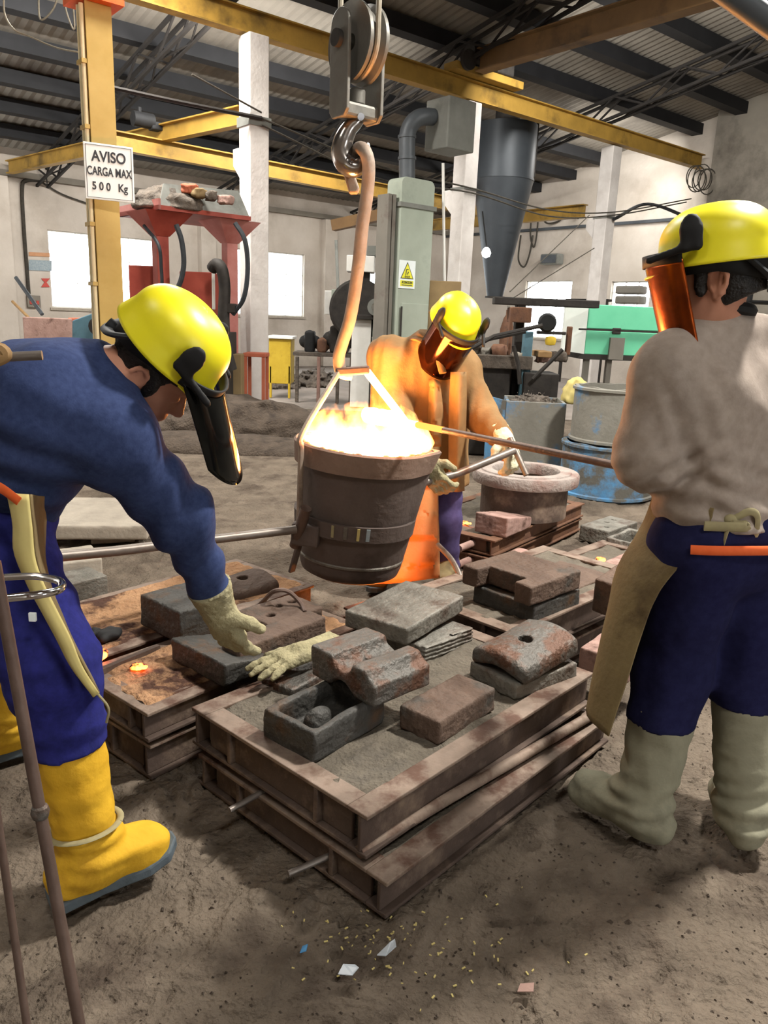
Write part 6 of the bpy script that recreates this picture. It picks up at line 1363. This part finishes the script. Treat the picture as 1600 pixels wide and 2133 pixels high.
# ============ middle worker: leather coat, holding the tilting handle
pel = Yp(893, 885, 4.16); che = Yp(880, 790, 4.04); nek = Yp(893, 722, 3.98)
J = dict(pel=pel, che=che, nek=nek, hed=Yp(938, 690, 3.90))
J['shR'] = Yp(812, 748, 3.98); J['shL'] = Yp(958, 768, 4.08)       # his right shoulder is at the left of the picture
J['elR'] = Yp(818, 862, 3.84); J['wrR'] = Yp(888, 962, 3.43); J['elL'] = Yp(1000, 862, 3.96); J['wrL'] = Yp(1048, 912, 3.74)
J['hiR'] = pel + np.array([-.10, -.02, -.04]); J['hiL'] = pel + np.array([.10, .02, -.04])
f1_, f2_ = G(800, 1215, .02) + np.array([0, 0, 0]), G(930, 1222, .02)
f1_ = np.array([-.0, 4.12, .02]); f2_ = np.array([f2_[0], f2_[1] + .16, .02])
J['knR'] = np.array([.06, 4.08, .50]); J['knL'] = Yp(925, 1085, 4.12)
J['anR'] = f1_ + np.array([0, -.02, .09]); J['heR'] = f1_ + np.array([0, .02, .02]); J['toR'] = f1_ + np.array([-.03, -.18, .015])
J['anL'] = f2_ + np.array([0, -.02, .09]); J['heL'] = f2_ + np.array([0, .02, .02]); J['toL'] = f2_ + np.array([-.02, -.18, .015])
dR = nrm((.5, -.25, -.75)); dL = nrm((.35, -.45, -.7))
hs1, _ = hand_f(J['wrR'], dR, (-.5, -.6, .1), -1, .8, .82, .7); hs2, _ = hand_f(J['wrL'], dL, (.4, -.4, .6), 1, .9, .82, .7)
MW, hq, HR = person_core('person', 'worker in the middle in a tan leather coat, tilting the ladle by its handle', (pel[0], pel[1], 0), J, [hs1, hs2], nrm((.22, -.72, -.62)), nrm((.36, -.50, .78)), skinh=.008)
hair_obj(MW, hq, HR)
helmet(MW, hq, HR, None, 'visor_brown', vis=(.0, .0, .25), flip=.14, ang=1.35)
lat = nrm(J['shL'] - J['shR'])
hemp = Yp(905, 1005, 4.1)
fs = [cone(pel + lat * .07 + np.array([0, 0, -.0]), che + lat * .08, .155, .15), cone(pel - lat * .07, che - lat * .08, .155, .15), cone(che, nek, .15, .10), cone(J['shR'], J['shL'], .10, .095), cone(J['shR'], J['elR'], .112, .096), cone(J['elR'], mix(J['elR'], J['wrR'], .88), .094, .066), cone(J['shL'], J['elL'], .10, .086), cone(J['elL'], mix(J['elL'], J['wrL'], .85), .084, .064), cone(pel, hemp + np.array([-.02, -.03, 0]), .16, .17), cone(pel + lat * .08, hemp + lat * .07, .13, .13), cone(pel - lat * .06, hemp - lat * .12, .13, .12)]
lo, hi = bounds([pel, che, nek, hemp, J['shL'], J['shR'], J['elL'], J['elR'], J['wrL'], J['wrR']], .21)
cloth('leather_coat', fs, lo, hi, 'leather_tan', MW, .05, 0, .008, 13, (1.3, 1.3, .45), .0105, [plane(hemp, (0, 0, -1)), plane(nek + np.array([.04, -.03, .045]), (.35, -.3, 1))], 1)
MB().tube(spline([nek + np.array([-.09, .02, .02]), nek + np.array([-.05, -.06, .035]), nek + np.array([.03, -.12, -.02]), nek + np.array([.07, -.15, -.12])], 8), .026, 8, flat=.5).build('coat_collar', 'leather_tan', MW, smooth=True)
fo_ = [Yp(958, 760, 3.86), Yp(962, 830, 3.86), Yp(955, 920, 3.9), Yp(952, 1000, 3.93)]
sheet('coat_flap', 'leather_tan', MW, [[Yp(940, 775, 3.86), Yp(957, 775, 3.83), Yp(970, 775, 3.87)], [Yp(936, 860, 3.84), Yp(955, 860, 3.80), Yp(970, 860, 3.85)], [Yp(936, 960, 3.87), Yp(952, 960, 3.83), Yp(966, 960, 3.88)], [Yp(935, 1022, 3.90), Yp(952, 1024, 3.86), Yp(966, 1022, 3.90)]], .012, .004, 12, 20)
sheet('coat_flap', 'leather_tan', MW, [[Yp(895, 790, 3.84), Yp(905, 790, 3.81), Yp(915, 795, 3.84)], [Yp(893, 860, 3.83), Yp(905, 860, 3.79), Yp(922, 860, 3.84)], [Yp(890, 930, 3.86), Yp(900, 930, 3.83), Yp(918, 930, 3.87)]], .010, .004, 12, 20, 2)
fs = [cone(J['hiR'], J['hiL'], .12, .12), cone(J['hiR'], J['knR'], .11, .095), cone(J['knR'], J['anR'] + np.array([0, 0, .0]), .092, .078), cone(J['hiL'], J['knL'], .11, .095), cone(J['knL'], J['anL'] + np.array([0, 0, .0]), .094, .078)]
lo, hi = bounds([pel, J['hiL'], J['hiR'], J['knL'], J['knR'], J['anL'], J['anR']], .17)
cloth('trousers', fs, lo, hi, 'cloth_purple', MW, .04, 0, .009, 14, (1, 1, .8), .0105, [plane((0, 0, .085), (0, 0, -1))], 2)
boot(MW, J['anR'], J['knR'], J['heR'], J['toR'] + np.array([0, -.05, 0]), J['anR'] + np.array([0, 0, .06]), 'leather_olive', 'sole', 'shoe', 1.0, 1)
boot(MW, J['anL'], J['knL'], J['heL'], J['toL'] + np.array([0, -.05, 0]), J['anL'] + np.array([0, 0, .06]), 'leather_olive', 'sole', 'shoe', 1.0, 2)
glove(MW, J['wrR'], dR, (-.5, -.6, .1), -1, 'glove', .8, mix(J['elR'], J['wrR'], .80), 1.2)
glove(MW, J['wrL'], dL, (.4, -.4, .6), 1, 'glove_pale', .9, mix(J['elL'], J['wrL'], .80), 1.25)
sheet('apron', 'leather_orange', MW, [[Yp(780, 985, 3.92), Yp(830, 985, 3.88), Yp(880, 985, 3.86), Yp(912, 985, 3.90)], [Yp(770, 1060, 3.90), Yp(825, 1060, 3.84), Yp(880, 1060, 3.84), Yp(913, 1060, 3.90)], [Yp(755, 1130, 3.88), Yp(820, 1130, 3.82), Yp(880, 1130, 3.84), Yp(915, 1130, 3.90)], [Yp(735, 1215, 3.86), Yp(815, 1215, 3.80), Yp(880, 1208, 3.83), Yp(916, 1203, 3.90)]], .006, .004, 24, 28, 1)

# empty work glove left on a block
gw_ = G(700, 1330, .335)
gd_ = G(548, 1392, .315); dd_ = nrm(gd_ - gw_)
fs, pts = hand_f(mix(gw_, gd_, .42), dd_, (0, 0, 1), 1, .16, 1.25, 1.0, .3, .2)
fs += [rbx(mix(gw_, gd_, .2), (.075, .05, .014), .012, np.column_stack([dd_, nrm(np.cross((0, 0, 1), dd_)), nrm(np.cross(dd_, np.cross((0, 0, 1), dd_)))]))]
lo, hi = bounds(pts + [gw_, gd_], .09)
f_ = U_(fs, .012)
tag(sdf_obj('work_glove', lambda P: f_(P) - .0015 * sn(P, 40, 1), lo, hi, .005, 'glove', loc=mix(gw_, gd_, .5)), 'empty leather work glove lying on a block beside the grooved casting', 'glove')
